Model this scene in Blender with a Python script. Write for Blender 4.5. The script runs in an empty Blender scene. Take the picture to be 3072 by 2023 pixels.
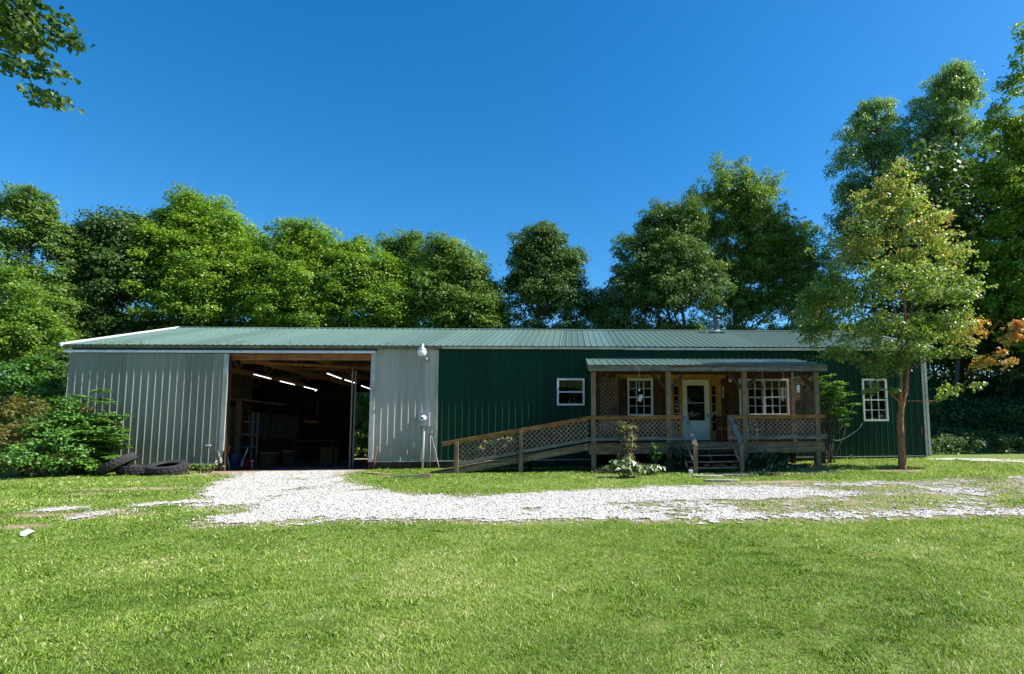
import bpy, math, random
import numpy as np
from mathutils import Vector, Matrix

random.seed(7)
rng = np.random.default_rng(11)
S = bpy.context.scene
COL = S.collection
R = math.radians

# ------------------------------------------------------------------ camera
CAM = np.array([16.4615, -19.6009, 0.6711])
PITCH, YAW, ROLL = 0.0919713, 0.0730363, -0.0083620
FPX, PCX, PCY = 1665.0, 1839.32, 1167.24
cy, sy, cp, sp = math.cos(YAW), math.sin(YAW), math.cos(PITCH), math.sin(PITCH)
_r = np.array([cy, -sy, 0.0]); _f = np.array([sy*cp, cy*cp, sp]); _u = np.cross(_r, _f)
cr, sr = math.cos(ROLL), math.sin(ROLL)
RI = cr*_r + sr*_u; UP = -sr*_r + cr*_u; FW = _f
cam_d = bpy.data.cameras.new("camera"); cam = bpy.data.objects.new("camera", cam_d); COL.objects.link(cam)
cam.matrix_world = Matrix(((RI[0], UP[0], -FW[0], CAM[0]), (RI[1], UP[1], -FW[1], CAM[1]), (RI[2], UP[2], -FW[2], CAM[2]), (0, 0, 0, 1)))
cam_d.sensor_width = 36.0; cam_d.sensor_fit = 'HORIZONTAL'
cam_d.lens = FPX/3072*36; cam_d.shift_x = -(PCX-1536)/3072; cam_d.shift_y = (PCY-1011.5)/3072
cam_d.clip_start = 0.05; cam_d.clip_end = 2000
S.camera = cam

# ------------------------------------------------------------------ light
SUN_EL, SUN_D = R(46.5), R(3.6)      # sun stands to the right, a little in front of the long wall
SUNV = Vector((math.cos(SUN_EL)*math.cos(SUN_D), -math.cos(SUN_EL)*math.sin(SUN_D), math.sin(SUN_EL)))
sun_d = bpy.data.lights.new("sun", 'SUN'); sun_d.energy = 4.8; sun_d.angle = R(0.53); sun_d.color = (1.0, 0.95, 0.86)
sun = bpy.data.objects.new("sun", sun_d); COL.objects.link(sun)
sun.rotation_euler = SUNV.to_track_quat('Z', 'Y').to_euler(); sun.location = (40, -10, 40)
W = bpy.data.worlds.new("World"); S.world = W; W.use_nodes = True
nt = W.node_tree; nt.nodes.clear()
sky = nt.nodes.new('ShaderNodeTexSky'); sky.sky_type = 'NISHITA'; sky.sun_disc = False
sky.sun_elevation = SUN_EL; sky.sun_rotation = math.atan2(SUNV.x, SUNV.y)
sky.altitude = 300; sky.air_density = 1.0; sky.dust_density = 0.45; sky.ozone_density = 3.5
hs = nt.nodes.new('ShaderNodeHueSaturation'); hs.inputs['Saturation'].default_value = 1.37; hs.inputs['Hue'].default_value = 0.497
bg = nt.nodes.new('ShaderNodeBackground'); bg.inputs['Strength'].default_value = 0.105
wo = nt.nodes.new('ShaderNodeOutputWorld')
nt.links.new(sky.outputs[0], hs.inputs['Color']); nt.links.new(hs.outputs[0], bg.inputs['Color']); nt.links.new(bg.outputs[0], wo.inputs['Surface'])
S.view_settings.view_transform = 'Standard'; S.view_settings.look = 'None'
S.view_settings.exposure = 0.95; S.view_settings.gamma = 1.0
try:
    S.cycles.max_bounces = 8; S.cycles.transparent_max_bounces = 12
    S.cycles.sample_clamp_indirect = 6.0
except Exception: pass

# ------------------------------------------------------------------ geometry helpers
def ray(px, py):
    return FW + (px-PCX)/FPX*RI - (py-PCY)/FPX*UP
def wy(px, py, Y):                    # world x, z seen at a photo pixel on the plane y = Y
    d = ray(px, py); t = (Y-CAM[1])/d[1]; return CAM[0]+t*d[0], CAM[2]+t*d[2]
def wp(px, py, Y):
    x, z = wy(px, py, Y); return np.array([x, Y, z])
def wz(px, py, Z):
    d = ray(px, py); t = (Z-CAM[2])/d[2]; return np.array([CAM[0]+t*d[0], CAM[1]+t*d[1], Z])

def sstep(v, a, b):
    t = np.clip((v-a)/(b-a), 0, 1); return t*t*(3-2*t)
_lat = rng.random((256, 256))
def vnoise(x, y, s, o=0):
    x = np.asarray(x, float)/s + 37.3*o + 500; y = np.asarray(y, float)/s + 91.7*o + 500
    xi = np.floor(x).astype(int); yi = np.floor(y).astype(int); fx = x-xi; fy = y-yi
    fx = fx*fx*(3-2*fx); fy = fy*fy*(3-2*fy)
    a = _lat[xi % 256, yi % 256]; b = _lat[(xi+1) % 256, yi % 256]; c = _lat[xi % 256, (yi+1) % 256]; d = _lat[(xi+1) % 256, (yi+1) % 256]
    return (a*(1-fx)+b*fx)*(1-fy)+(c*(1-fx)+d*fx)*fy
def fbm(x, y, s, o=0, n=4):
    v = 0; a = 1; t = 0
    for k in range(n):
        v = v + a*vnoise(x, y, s/2**k, o+k); t += a; a *= .55
    return v/t
def gz(x, y):
    x = np.asarray(x, float); y = np.asarray(y, float)
    z = np.interp(y, [-60, -19.6, -3.5, -2.4, 0, 3, 60], [-2.3, -.95, -.31, -.275, -.24, -.22, -.2])
    z = z+.17*sstep(x, 22, 27)*sstep(y, -3.2, -.4)-.16*sstep(y, .0, .3)*(x > -.15)*(x < 29.5)*(y < 10.4)
    z = z - np.clip(4-x, 0, 14)*.035*sstep(-y, .5, 6)
    z = z + 2.6*sstep(y, 3.0, 13)*sstep(x, 30.3, 34)
    z = z + (fbm(x, y, 3.0, 3, 3)-.5)*.07*sstep(-y, 2.5, 6)
    return z
def G(px, py, dz=0.0):                # point of the ground seen at a photo pixel
    z = -.3
    for _ in range(40):
        p = wz(px, py, min(z, .4)); z = .5*z+.5*float(gz(p[0], p[1]))
    return np.array([p[0], p[1], float(gz(p[0], p[1]))+dz])

def link(name, me, mat=None, parent=None, smooth=False):
    o = bpy.data.objects.new(name, me); COL.objects.link(o)
    if mat is not None: me.materials.append(mat)
    if parent is not None: o.parent = parent
    if smooth and len(me.polygons): me.polygons.foreach_set('use_smooth', np.ones(len(me.polygons), bool))
    return o
def tag(o, label=None, cat=None, group=None, kind=None):
    if label: o['label'] = label
    if cat: o['category'] = cat
    if group: o['group'] = group
    if kind: o['kind'] = kind
    return o
def thing(name, label, cat, loc=(0, 0, 0), group=None):
    o = bpy.data.objects.new(name, None); COL.objects.link(o); o.location = loc; o.empty_display_size = .2
    return tag(o, label, cat, group)
def copy_tree(o, parent=None):
    c = o.copy(); COL.objects.link(c); c.parent = parent
    for ch in list(o.children): copy_tree(ch, c)
    return c

class MB:
    """collects vertices and faces; built as one mesh, coordinates relative to 'org'"""
    def __init__(s, org=(0, 0, 0)): s.v = []; s.f = []; s.o = np.array(org, float)
    def add(s, vs, fs):
        n = len(s.v); s.v += [tuple(np.array(p, float)-s.o) for p in vs]; s.f += [tuple(i+n for i in f) for f in fs]; return s
    def box(s, x0, x1, y0, y1, z0, z1):
        vs = [(x, y, z) for x in (x0, x1) for y in (y0, y1) for z in (z0, z1)]
        return s.add(vs, [(0, 1, 3, 2), (4, 6, 7, 5), (0, 4, 5, 1), (2, 3, 7, 6), (0, 2, 6, 4), (1, 5, 7, 3)])
    def beam(s, p0, p1, w, h, up=(0, 0, 1)):
        p0 = np.array(p0, float); p1 = np.array(p1, float); d = p1-p0; d /= np.linalg.norm(d)
        side = np.cross(d, up); side /= np.linalg.norm(side); u = np.cross(side, d)
        vs = [p+a*side*w/2+b*u*h/2 for p in (p0, p1) for a, b in ((-1, -1), (1, -1), (1, 1), (-1, 1))]
        return s.add(vs, [(0, 3, 2, 1), (4, 5, 6, 7), (0, 1, 5, 4), (1, 2, 6, 5), (2, 3, 7, 6), (3, 0, 4, 7)])
    def tube(s, pts, rad, n=8, cap=True):
        pts = [np.array(p, float) for p in pts]
        if not hasattr(rad, '__len__'): rad = [rad]*len(pts)
        vs = []; fs = []; prev = None
        for i, p in enumerate(pts):
            d = pts[min(i+1, len(pts)-1)]-pts[max(i-1, 0)]; d = d/(np.linalg.norm(d)+1e-9)
            a = np.cross(d, (0, 0, 1.0)) if prev is None else prev-d*np.dot(prev, d)
            if np.linalg.norm(a) < 1e-3: a = np.cross(d, (1.0, 0, 0))
            a = a/np.linalg.norm(a); prev = a; b = np.cross(d, a)
            for k in range(n):
                t = 2*math.pi*k/n; vs.append(p+rad[i]*(math.cos(t)*a+math.sin(t)*b))
        for i in range(len(pts)-1):
            for k in range(n):
                k2 = (k+1) % n; fs.append((i*n+k, i*n+k2, (i+1)*n+k2, (i+1)*n+k))
        if cap: fs.append(tuple(range(n-1, -1, -1))); fs.append(tuple((len(pts)-1)*n+k for k in range(n)))
        return s.add(vs, fs)
    def lathe(s, c, prof, n=24, axis='z', ang=0.0, tilt=None):
        vs = []; fs = []; c = np.array(c, float)
        for (r, h) in prof:
            for k in range(n):
                t = 2*math.pi*k/n+ang; p = np.array([r*math.cos(t), r*math.sin(t), h])
                if axis == 'y': p = np.array([p[0], p[2], p[1]])
                if axis == 'x': p = np.array([p[2], p[0], p[1]])
                if tilt is not None: p = np.array(tilt @ Vector(p))
                vs.append(c+p)
        for i in range(len(prof)-1):
            for k in range(n):
                k2 = (k+1) % n; fs.append((i*n+k, i*n+k2, (i+1)*n+k2, (i+1)*n+k))
        if prof[0][0] > 1e-4: fs.append(tuple(range(n-1, -1, -1)))
        if prof[-1][0] > 1e-4: fs.append(tuple((len(prof)-1)*n+k for k in range(n)))
        return s.add(vs, fs)
    def prism(s, poly, y0, y1):       # polygon in x, z thickened along y
        n = len(poly); vs = [(x, y0, z) for x, z in poly]+[(x, y1, z) for x, z in poly]
        return s.add(vs, [tuple(range(n)), tuple(range(2*n-1, n-1, -1))]+[(i, i+n, (i+1) % n+n, (i+1) % n) for i in range(n)])
    def build(s, name, mat, parent=None, smooth=False, label=None, bevel=0):
        me = bpy.data.meshes.new(name); me.from_pydata(s.v, [], s.f); me.validate(); me.update()
        o = link(name, me, mat, parent, smooth)
        if label: o['label'] = label
        if bevel:
            m = o.modifiers.new('bevel', 'BEVEL'); m.width = bevel; m.segments = 2; m.limit_method = 'ANGLE'
        return o

def mesh_np(name, V, F, mat, parent=None, attrs=None, smooth=False):
    """fast mesh from arrays; F is (n, k)"""
    me = bpy.data.meshes.new(name); V = np.asarray(V, np.float32); F = np.asarray(F, np.int32)
    me.vertices.add(len(V)); me.vertices.foreach_set('co', V.ravel())
    me.loops.add(F.size); me.loops.foreach_set('vertex_index', F.ravel())
    me.polygons.add(len(F)); me.polygons.foreach_set('loop_start', np.arange(len(F), dtype=np.int32)*F.shape[1])
    me.polygons.foreach_set('loop_total', np.full(len(F), F.shape[1], np.int32))
    me.update(calc_edges=True)
    for k, (dom, a) in (attrs or {}).items():
        at = me.attributes.new(k, 'FLOAT', dom); at.data.foreach_set('value', np.asarray(a, np.float32))
    return link(name, me, mat, parent, smooth)

# ------------------------------------------------------------------ materials
def newmat(name):
    m = bpy.data.materials.new(name); m.use_nodes = True; n = m.node_tree.nodes; n.clear()
    o = n.new('ShaderNodeOutputMaterial'); p = n.new('ShaderNodeBsdfPrincipled'); m.node_tree.links.new(p.outputs[0], o.inputs[0])
    return m, m.node_tree, p, o
def coords(t, scale=(1, 1, 1), rot=(0, 0, 0)):
    tc = t.nodes.new('ShaderNodeTexCoord'); mp = t.nodes.new('ShaderNodeMapping')
    mp.inputs['Scale'].default_value = scale; mp.inputs['Rotation'].default_value = rot
    t.links.new(tc.outputs['Object'], mp.inputs[0]); return mp.outputs[0]
def noise(t, vec, scale, detail=5, rough=.6):
    n = t.nodes.new('ShaderNodeTexNoise'); n.inputs['Scale'].default_value = scale; n.inputs['Detail'].default_value = detail; n.inputs['Roughness'].default_value = rough
    if vec is not None: t.links.new(vec, n.inputs['Vector'])
    return n.outputs['Fac']
def ramp(t, fac, stops):
    r = t.nodes.new('ShaderNodeValToRGB'); e = r.color_ramp.elements
    while len(e) > 1: e.remove(e[-1])
    e[0].position = stops[0][0]; e[0].color = (*stops[0][1], 1)
    for p, c in stops[1:]:
        q = e.new(p); q.color = (*c, 1)
    t.links.new(fac, r.inputs[0]); return r.outputs[0]
def mix(t, fac, a, b, mode='MIX'):
    m = t.nodes.new('ShaderNodeMix'); m.data_type = 'RGBA'; m.blend_type = mode
    for i, v in ((0, fac), (6, a), (7, b)):
        if isinstance(v, (int, float)): m.inputs[i].default_value = v
        elif isinstance(v, tuple): m.inputs[i].default_value = (*v, 1)
        else: t.links.new(v, m.inputs[i])
    return m.outputs[2]
def bump(t, p, h, strength=.3, dist=.01):
    b = t.nodes.new('ShaderNodeBump'); b.inputs['Strength'].default_value = strength; b.inputs['Distance'].default_value = dist
    t.links.new(h, b.inputs['Height']); t.links.new(b.outputs[0], p.inputs['Normal'])
def attr(t, name):
    a = t.nodes.new('ShaderNodeAttribute'); a.attribute_name = name; return a.outputs['Fac']

def m_plain(name, c, rough=.6, metal=0, var=.25, scale=6, spec=.5, b=0.0):
    m, t, p, o = newmat(name); v = coords(t); n = noise(t, v, scale)
    t.links.new(ramp(t, n, [(.3, tuple(k*(1-var) for k in c)), (.7, tuple(min(1, k*(1+var)) for k in c))]), p.inputs['Base Color'])
    p.inputs['Roughness'].default_value = rough; p.inputs['Metallic'].default_value = metal; p.inputs['Specular IOR Level'].default_value = spec
    if b: bump(t, p, noise(t, v, scale*6), b, .005)
    return m
def m_siding(name, c, dirt=(.16, .14, .09), amt=.35, rough=.45, spec=.5):
    m, t, p, o = newmat(name)
    v = coords(t, (5, 5, .35)); n1 = noise(t, v, 1.6, 6); n2 = noise(t, coords(t), .9, 5, .7)
    base = ramp(t, n1, [(.35, tuple(k*.86 for k in c)), (.65, tuple(k*1.07 for k in c))])
    tc = t.nodes.new('ShaderNodeTexCoord'); sx = t.nodes.new('ShaderNodeSeparateXYZ'); t.links.new(tc.outputs['Object'], sx.inputs[0])
    mr = t.nodes.new('ShaderNodeMapRange'); mr.inputs[1].default_value = 1.1; mr.inputs[2].default_value = 0.0
    t.links.new(sx.outputs['Z'], mr.inputs[0])
    mu = t.nodes.new('ShaderNodeMath'); mu.operation = 'MULTIPLY'; t.links.new(mr.outputs[0], mu.inputs[0]); t.links.new(n2, mu.inputs[1])
    m2 = t.nodes.new('ShaderNodeMath'); m2.operation = 'MULTIPLY'; t.links.new(mu.outputs[0], m2.inputs[0]); m2.inputs[1].default_value = amt*1.6
    cc = mix(t, m2.outputs[0], base, dirt)
    pn = t.nodes.new('ShaderNodeMath'); pn.operation = 'MULTIPLY'; pn.inputs[1].default_value = 1/.9144; t.links.new(sx.outputs['X'], pn.inputs[0])
    pf = t.nodes.new('ShaderNodeMath'); pf.operation = 'FLOOR'; t.links.new(pn.outputs[0], pf.inputs[0]); wn = t.nodes.new('ShaderNodeTexWhiteNoise'); wn.noise_dimensions = '1D'; t.links.new(pf.outputs[0], wn.inputs['W'])
    cc = mix(t, .14, cc, wn.outputs['Value'], 'OVERLAY')
    st = ramp(t, noise(t, coords(t, (2.2, 2.2, .5)), 2.2, 7, .7), [(.60, (0, 0, 0)), (.72, (1, 1, 1))])
    sm = t.nodes.new('ShaderNodeMath'); sm.operation = 'MULTIPLY'; sm.inputs[1].default_value = amt*.5
    t.links.new(st, sm.inputs[0]); cc = mix(t, sm.outputs[0], cc, dirt)
    t.links.new(cc, p.inputs['Base Color']); p.inputs['Roughness'].default_value = rough; p.inputs['Specular IOR Level'].default_value = spec
    bump(t, p, noise(t, coords(t), 2.0, 3), .25, .01)
    return m
def m_wood(name, c, c2, scale=1.0, rough=.8, axis='z'):
    m, t, p, o = newmat(name)
    sc = {'x': (.6, 14, 14), 'y': (14, .6, 14), 'z': (14, 14, .6)}[axis]
    g = noise(t, coords(t, tuple(s*scale for s in sc)), 2.2, 8, .68); k = noise(t, coords(t), 3.1, 6, .7)
    a = ramp(t, g, [(.32, tuple(x*.42 for x in c)), (.5, c), (.72, c2)])
    b2 = ramp(t, k, [(.35, (.42, .42, .42)), (.6, (1, 1, 1))])
    t.links.new(mix(t, .75, a, b2, 'MULTIPLY'), p.inputs['Base Color']); p.inputs['Roughness'].default_value = rough
    p.inputs['Specular IOR Level'].default_value = .25
    bump(t, p, g, .6, .004); return m
def m_leaf(name, stops, trans=.35, rough=.5, spec=.35, tmul=(1.5, 1.6, .6)):
    m, t, p, o = newmat(name)
    col = ramp(t, attr(t, 'tint'), stops)
    p.inputs['Roughness'].default_value = rough; p.inputs['Specular IOR Level'].default_value = spec
    t.links.new(col, p.inputs['Base Color'])
    tr = t.nodes.new('ShaderNodeBsdfTranslucent'); t.links.new(mix(t, 1.0, col, tmul, 'MULTIPLY'), tr.inputs['Color'])
    ms = t.nodes.new('ShaderNodeMixShader'); ms.inputs[0].default_value = trans
    t.links.new(p.outputs[0], ms.inputs[1]); t.links.new(tr.outputs[0], ms.inputs[2]); t.links.new(ms.outputs[0], o.inputs[0])
    return m
def m_bark(name, c, c2):
    m, t, p, o = newmat(name); g = noise(t, coords(t, (9, 9, 2)), 2.5, 8, .7)
    t.links.new(ramp(t, g, [(.35, c), (.65, c2)]), p.inputs['Base Color']); p.inputs['Roughness'].default_value = .9
    bump(t, p, g, .9, .02); return m
def m_glass(name, rough=.03):
    m, t, p, o = newmat(name); t.nodes.remove(p)
    g = t.nodes.new('ShaderNodeBsdfGlossy'); g.inputs['Roughness'].default_value = rough
    tr = t.nodes.new('ShaderNodeBsdfTransparent'); tr.inputs['Color'].default_value = (.72, .74, .72, 1)
    fr = t.nodes.new('ShaderNodeFresnel'); fr.inputs['IOR'].default_value = 1.65
    ms = t.nodes.new('ShaderNodeMixShader'); t.links.new(fr.outputs[0], ms.inputs[0]); t.links.new(tr.outputs[0], ms.inputs[1]); t.links.new(g.outputs[0], ms.inputs[2])
    t.links.new(ms.outputs[0], o.inputs[0]); return m
def m_emit(name, c, s):
    m, t, p, o = newmat(name); p.inputs['Emission Color'].default_value = (*c, 1); p.inputs['Emission Strength'].default_value = s; return m

M = dict(
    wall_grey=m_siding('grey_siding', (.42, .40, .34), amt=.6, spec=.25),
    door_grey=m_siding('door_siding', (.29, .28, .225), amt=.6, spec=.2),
    wall_green=m_siding('green_siding', (.002, .040, .019), dirt=(.03, .04, .02), amt=.35, rough=.5, spec=.18),
    roof=m_siding('green_roof', (.11, .175, .145), dirt=(.05, .08, .06), amt=.15, rough=.36),
    roof_under=m_plain('galvanised_sheet', (.30, .29, .24), .5, .3),
    white_trim=m_plain('white_trim', (.72, .72, .70), .5, var=.12),
    grey_trim=m_plain('grey_trim', (.42, .42, .38), .5, var=.3, scale=3),
    gutter_tan=m_plain('tan_gutter', (.42, .38, .28), .5, var=.3, scale=2),
    gutter_dark=m_plain('mossy_gutter', (.10, .095, .05), .6, var=.5, scale=3),
    fascia_dark=m_plain('dark_fascia', (.05, .055, .05), .7),
    track=m_plain('track_steel', (.60, .61, .62), .35, .5, var=.12),
    wood_old=m_wood('weathered_wood', (.27, .18, .10), (.45, .34, .21)),
    wood_old_x=m_wood('weathered_wood_long', (.27, .185, .10), (.45, .34, .21), axis='x'),
    wood_grey_x=m_wood('grey_wood_long', (.22, .20, .16), (.42, .39, .32), axis='x'),
    wood_rail=m_wood('reddish_wood', (.34, .15, .05), (.55, .29, .11), axis='x'),
    wood_brown=m_wood('brown_boards', (.11, .05, .022), (.22, .115, .05)),
    wood_dark=m_wood('dark_boards', (.07, .04, .022), (.13, .08, .045)),
    wood_gold=m_wood('golden_wood', (.55, .27, .05), (.72, .41, .11)),
    wood_beam=m_wood('truss_lumber', (.46, .24, .09), (.62, .36, .15), axis='y'),
    wood_beam_x=m_wood('header_lumber', (.34, .14, .06), (.50, .25, .11), axis='x'),
    lattice=m_wood('lattice_wood', (.30, .20, .135), (.46, .34, .24)),
    black=m_plain('matt_black', (.012, .012, .013), .8),
    rubber=m_plain('tyre_rubber', (.022, .022, .024), .75, var=.5, scale=14, b=.4),
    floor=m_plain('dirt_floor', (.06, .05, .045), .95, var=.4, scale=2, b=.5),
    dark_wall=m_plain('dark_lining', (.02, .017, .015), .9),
    glass=m_glass('window_glass'),
    white_paint=m_plain('white_paint', (.70, .67, .50), .45, var=.08),
    curtain=m_plain('curtain_cloth', (.62, .50, .26), .9, var=.25, scale=10),
    curtain_blue=m_plain('grey_curtain_cloth', (.60, .62, .52), .9, var=.25, scale=10),
    steel=m_plain('galvanised_steel', (.50, .53, .55), .35, .6, var=.15),
    flue=m_plain('flue_pipe', (.10, .13, .18), .45, .4, var=.2),
    meter_grey=m_plain('meter_grey', (.34, .36, .37), .45, .2, var=.12),
    copper=m_plain('rusty_metal', (.12, .05, .03), .7, .2),
    bark=m_bark('grey_bark', (.06, .05, .04), (.16, .14, .11)),
    bark_red=m_bark('reddish_bark', (.18, .065, .03), (.38, .19, .10)),
    bark_pale=m_bark('pale_bark', (.16, .14, .11), (.34, .31, .26)),
    stone=m_plain('paving_stone', (.26, .25, .22), .9, var=.4, scale=8, b=.5),
    lamp_on=m_emit('lit_tube', (1, .97, .92), 3.0),
    lamp_glass=m_plain('frosted_lens', (.75, .78, .85), .25, var=.05),
    red=m_plain('red_paint', (.22, .012, .012), .5), blue=m_plain('blue_plastic', (.012, .03, .07), .5),
    orange=m_plain('orange_rubber', (.65, .16, .02), .5), tarp=m_plain('blue_tarp', (.02, .05, .13), .6, var=.5, scale=9, b=1.0),
    terracotta=m_plain('terracotta', (.38, .13, .04), .7), white_plastic=m_plain('white_plastic', (.75, .75, .74), .4, var=.05),
    cable=m_plain('cable_grey', (.30, .30, .29), .6),
)

def unit(a): return a/(np.linalg.norm(a, axis=-1, keepdims=True)+1e-9)
# ------------------------------------------------------------------ leaves
def leaf_mesh(name, P_, N_, L, Wd, mat, parent, tint, org, droop=.35, shape='quad'):
    n = len(P_); r = unit(rng.normal(size=(n, 3)))
    T = unit(np.cross(N_, r)); B = np.cross(N_, T)
    L = np.broadcast_to(np.asarray(L, float), (n,))[:, None]; Wd = np.broadcast_to(np.asarray(Wd, float), (n,))[:, None]
    P_ = P_-np.asarray(org, float)
    if shape == 'quad':
        V = np.stack([P_-T*L*.5, P_+B*Wd*.5-N_*L*.05, P_+T*L*.5-N_*L*droop*.4, P_-B*Wd*.5-N_*L*.05], 1).reshape(-1, 3)
        F = np.arange(4*n).reshape(n, 4); tt = tint
    else:                              # pointed leaf folded along its midrib: two quads
        a = P_-T*L*.5; m = P_+N_*L*0.0; e = P_+T*L*.5-N_*L*droop*.5
        b1 = P_-T*L*.12+B*Wd*.5+N_*Wd*.18; b2 = P_-T*L*.12-B*Wd*.5+N_*Wd*.18
        V = np.stack([a, b1, e, m, b2], 1).reshape(-1, 3); k = np.arange(n)*5
        F = np.concatenate([np.stack([k, k+3, k+2, k+1], 1), np.stack([k, k+4, k+2, k+3], 1)]); tt = np.concatenate([tint, tint])
    return mesh_np(name, V, F, mat, parent, {'tint': ('FACE', tt)})

def clusters_in(lobes, dens, shell=.5):
    """cluster centres spread through ellipsoid lobes (cx,cy,cz,rx,ry,rz), thicker toward the surface"""
    C = []; O = []
    for (cx, cy_, cz, rx, ry, rz) in lobes:
        k = max(3, int(dens*(rx*ry*rz)**(2/3)*27))
        d = unit(rng.normal(size=(k, 3))); d[:, 2] = np.where(d[:, 2] < -.55, -d[:, 2], d[:, 2])
        ph = rng.uniform(0, 6.28, 6); nz = np.sin(d[:, 0]*5+ph[0])+np.sin(d[:, 1]*6+ph[1])+np.sin(d[:, 2]*7+ph[2])+.7*np.sin(d[:, 0]*11+d[:, 2]*9+ph[3])
        u = (shell+(1-shell)*rng.random(k)**.6)*(0.84+.10*nz+.24*rng.random(k)+.22*(rng.random(k) < .06))
        C.append(np.array([cx, cy_, cz])+d*u[:, None]*np.array([rx, ry, rz])); O.append(d)
    return np.concatenate(C), np.concatenate(O)

def foliage(lobes, dens, crad, per, L, mat, name, parent, org, fine=1.0, up=.75, tint_bias=0.0, shell=.5, tfun=None, shape='quad', jit=.62, flat=.75, zmin=None, sprig=True):
    per = per*fine**-1.7; L = L*fine
    C, O = clusters_in(lobes, dens, shell)
    if zmin is not None: k = C[:, 2] > zmin; C, O = C[k], O[k]
    n = len(C); cr_ = crad*(.38+1.0*rng.random(n)**1.3); cnt = np.maximum(4, (per*(cr_/crad)**2).astype(int))
    idx = np.repeat(np.arange(n), cnt); m = len(idx)
    d = unit(rng.normal(size=(m, 3))); d[:, 2] = np.abs(d[:, 2])*np.where(rng.random(m) < .8, 1, -1)
    rad = cr_[idx]*(.35+.65*rng.random(m)**.5)*np.where(rng.random(m) < .12, 1.55, 1)
    P_ = C[idx]+d*rad[:, None]*np.array([1, 1, flat])
    N_ = unit(up*np.array([0, 0, 1.0])+.45*O[idx]+.55*d+jit*rng.normal(size=(m, 3)))
    ct = rng.random(n); tint = np.clip(.5*ct[idx]+.5*rng.random(m)+tint_bias, 0, 1)
    if tfun is not None: tint = np.clip(tfun(P_, tint), 0, 1)
    sz = L*(.65+.7*rng.random(m))
    leaf_mesh(name, P_, N_, sz, sz*.72, mat, parent, tint, org, shape=shape)
    return C

def limb_path(a, b, sag=.0, n=5, wob=.06):
    a = np.array(a, float); b = np.array(b, float); L = np.linalg.norm(b-a); P_ = []
    w = rng.normal(size=(n+1, 3))*wob*L; w[0] = 0; w[-1] = 0
    for i in range(n+1):
        t = i/n; p = a+(b-a)*t+w[i]*.5; p[2] += sag*L*math.sin(math.pi*t); P_.append(p)
    return P_

LV = dict(
    maple=m_leaf('maple_leaves', [(0, (.045, .11, .012)), (.5, (.15, .27, .02)), (1, (.32, .43, .03))], spec=.45),
    dark=m_leaf('dark_leaves', [(0, (.03, .07, .02)), (.6, (.08, .15, .035)), (1, (.15, .23, .05))], trans=.32),
    mid=m_leaf('mid_leaves', [(0, (.05, .11, .022)), (.5, (.12, .21, .038)), (1, (.23, .32, .055))]),
    blue=m_leaf('poplar_leaves', [(0, (.06, .13, .055)), (.6, (.17, .28, .11)), (1, (.32, .43, .17))], rough=.4),
    bright=m_leaf('bright_leaves', [(0, (.05, .12, .014)), (.5, (.12, .23, .022)), (1, (.26, .34, .035))]),
    red=m_leaf('turning_leaves', [(0, (.05, .10, .025)), (.3, (.15, .23, .05)), (.58, (.33, .39, .12)), (.74, (.45, .26, .10)), (1, (.46, .15, .06))], trans=.4, spec=.45, rough=.45),
    sumac=m_leaf('sumac_leaves', [(0, (.05, .13, .025)), (.6, (.11, .25, .04)), (1, (.20, .36, .06))], trans=.3),
    rust=m_leaf('rusty_leaves', [(0, (.06, .10, .02)), (.45, (.16, .18, .035)), (.75, (.22, .15, .045)), (1, (.22, .09, .045))], trans=.3),
    hosta=m_leaf('hosta_leaves', [(0, (.04, .09, .03)), (.7, (.13, .18, .06)), (1, (.34, .37, .18))], trans=.2, rough=.35, spec=.5),
    deep=m_leaf('deep_shrub_leaves', [(0, (.012, .04, .02)), (.7, (.03, .08, .035)), (1, (.07, .13, .05))], trans=.2, rough=.35),
    vine=m_leaf('dry_vine_leaves', [(0, (.10, .07, .035)), (.4, (.20, .17, .06)), (.8, (.22, .24, .08)), (1, (.35, .14, .05))], trans=.25),
    litter=m_leaf('leaf_litter', [(0, (.13, .08, .04)), (.6, (.28, .20, .12)), (1, (.40, .32, .22))], trans=.1),
    flower=m_leaf('painted_sun_spots', [(0, (.03, .09, .03)), (.45, (.10, .18, .04)), (.55, (.55, .5, .1)), (.7, (.75, .5, .5)), (1, (.85, .85, .8))], trans=.2),  # pale stops paint sunlit spots into the leaf colour
)

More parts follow.
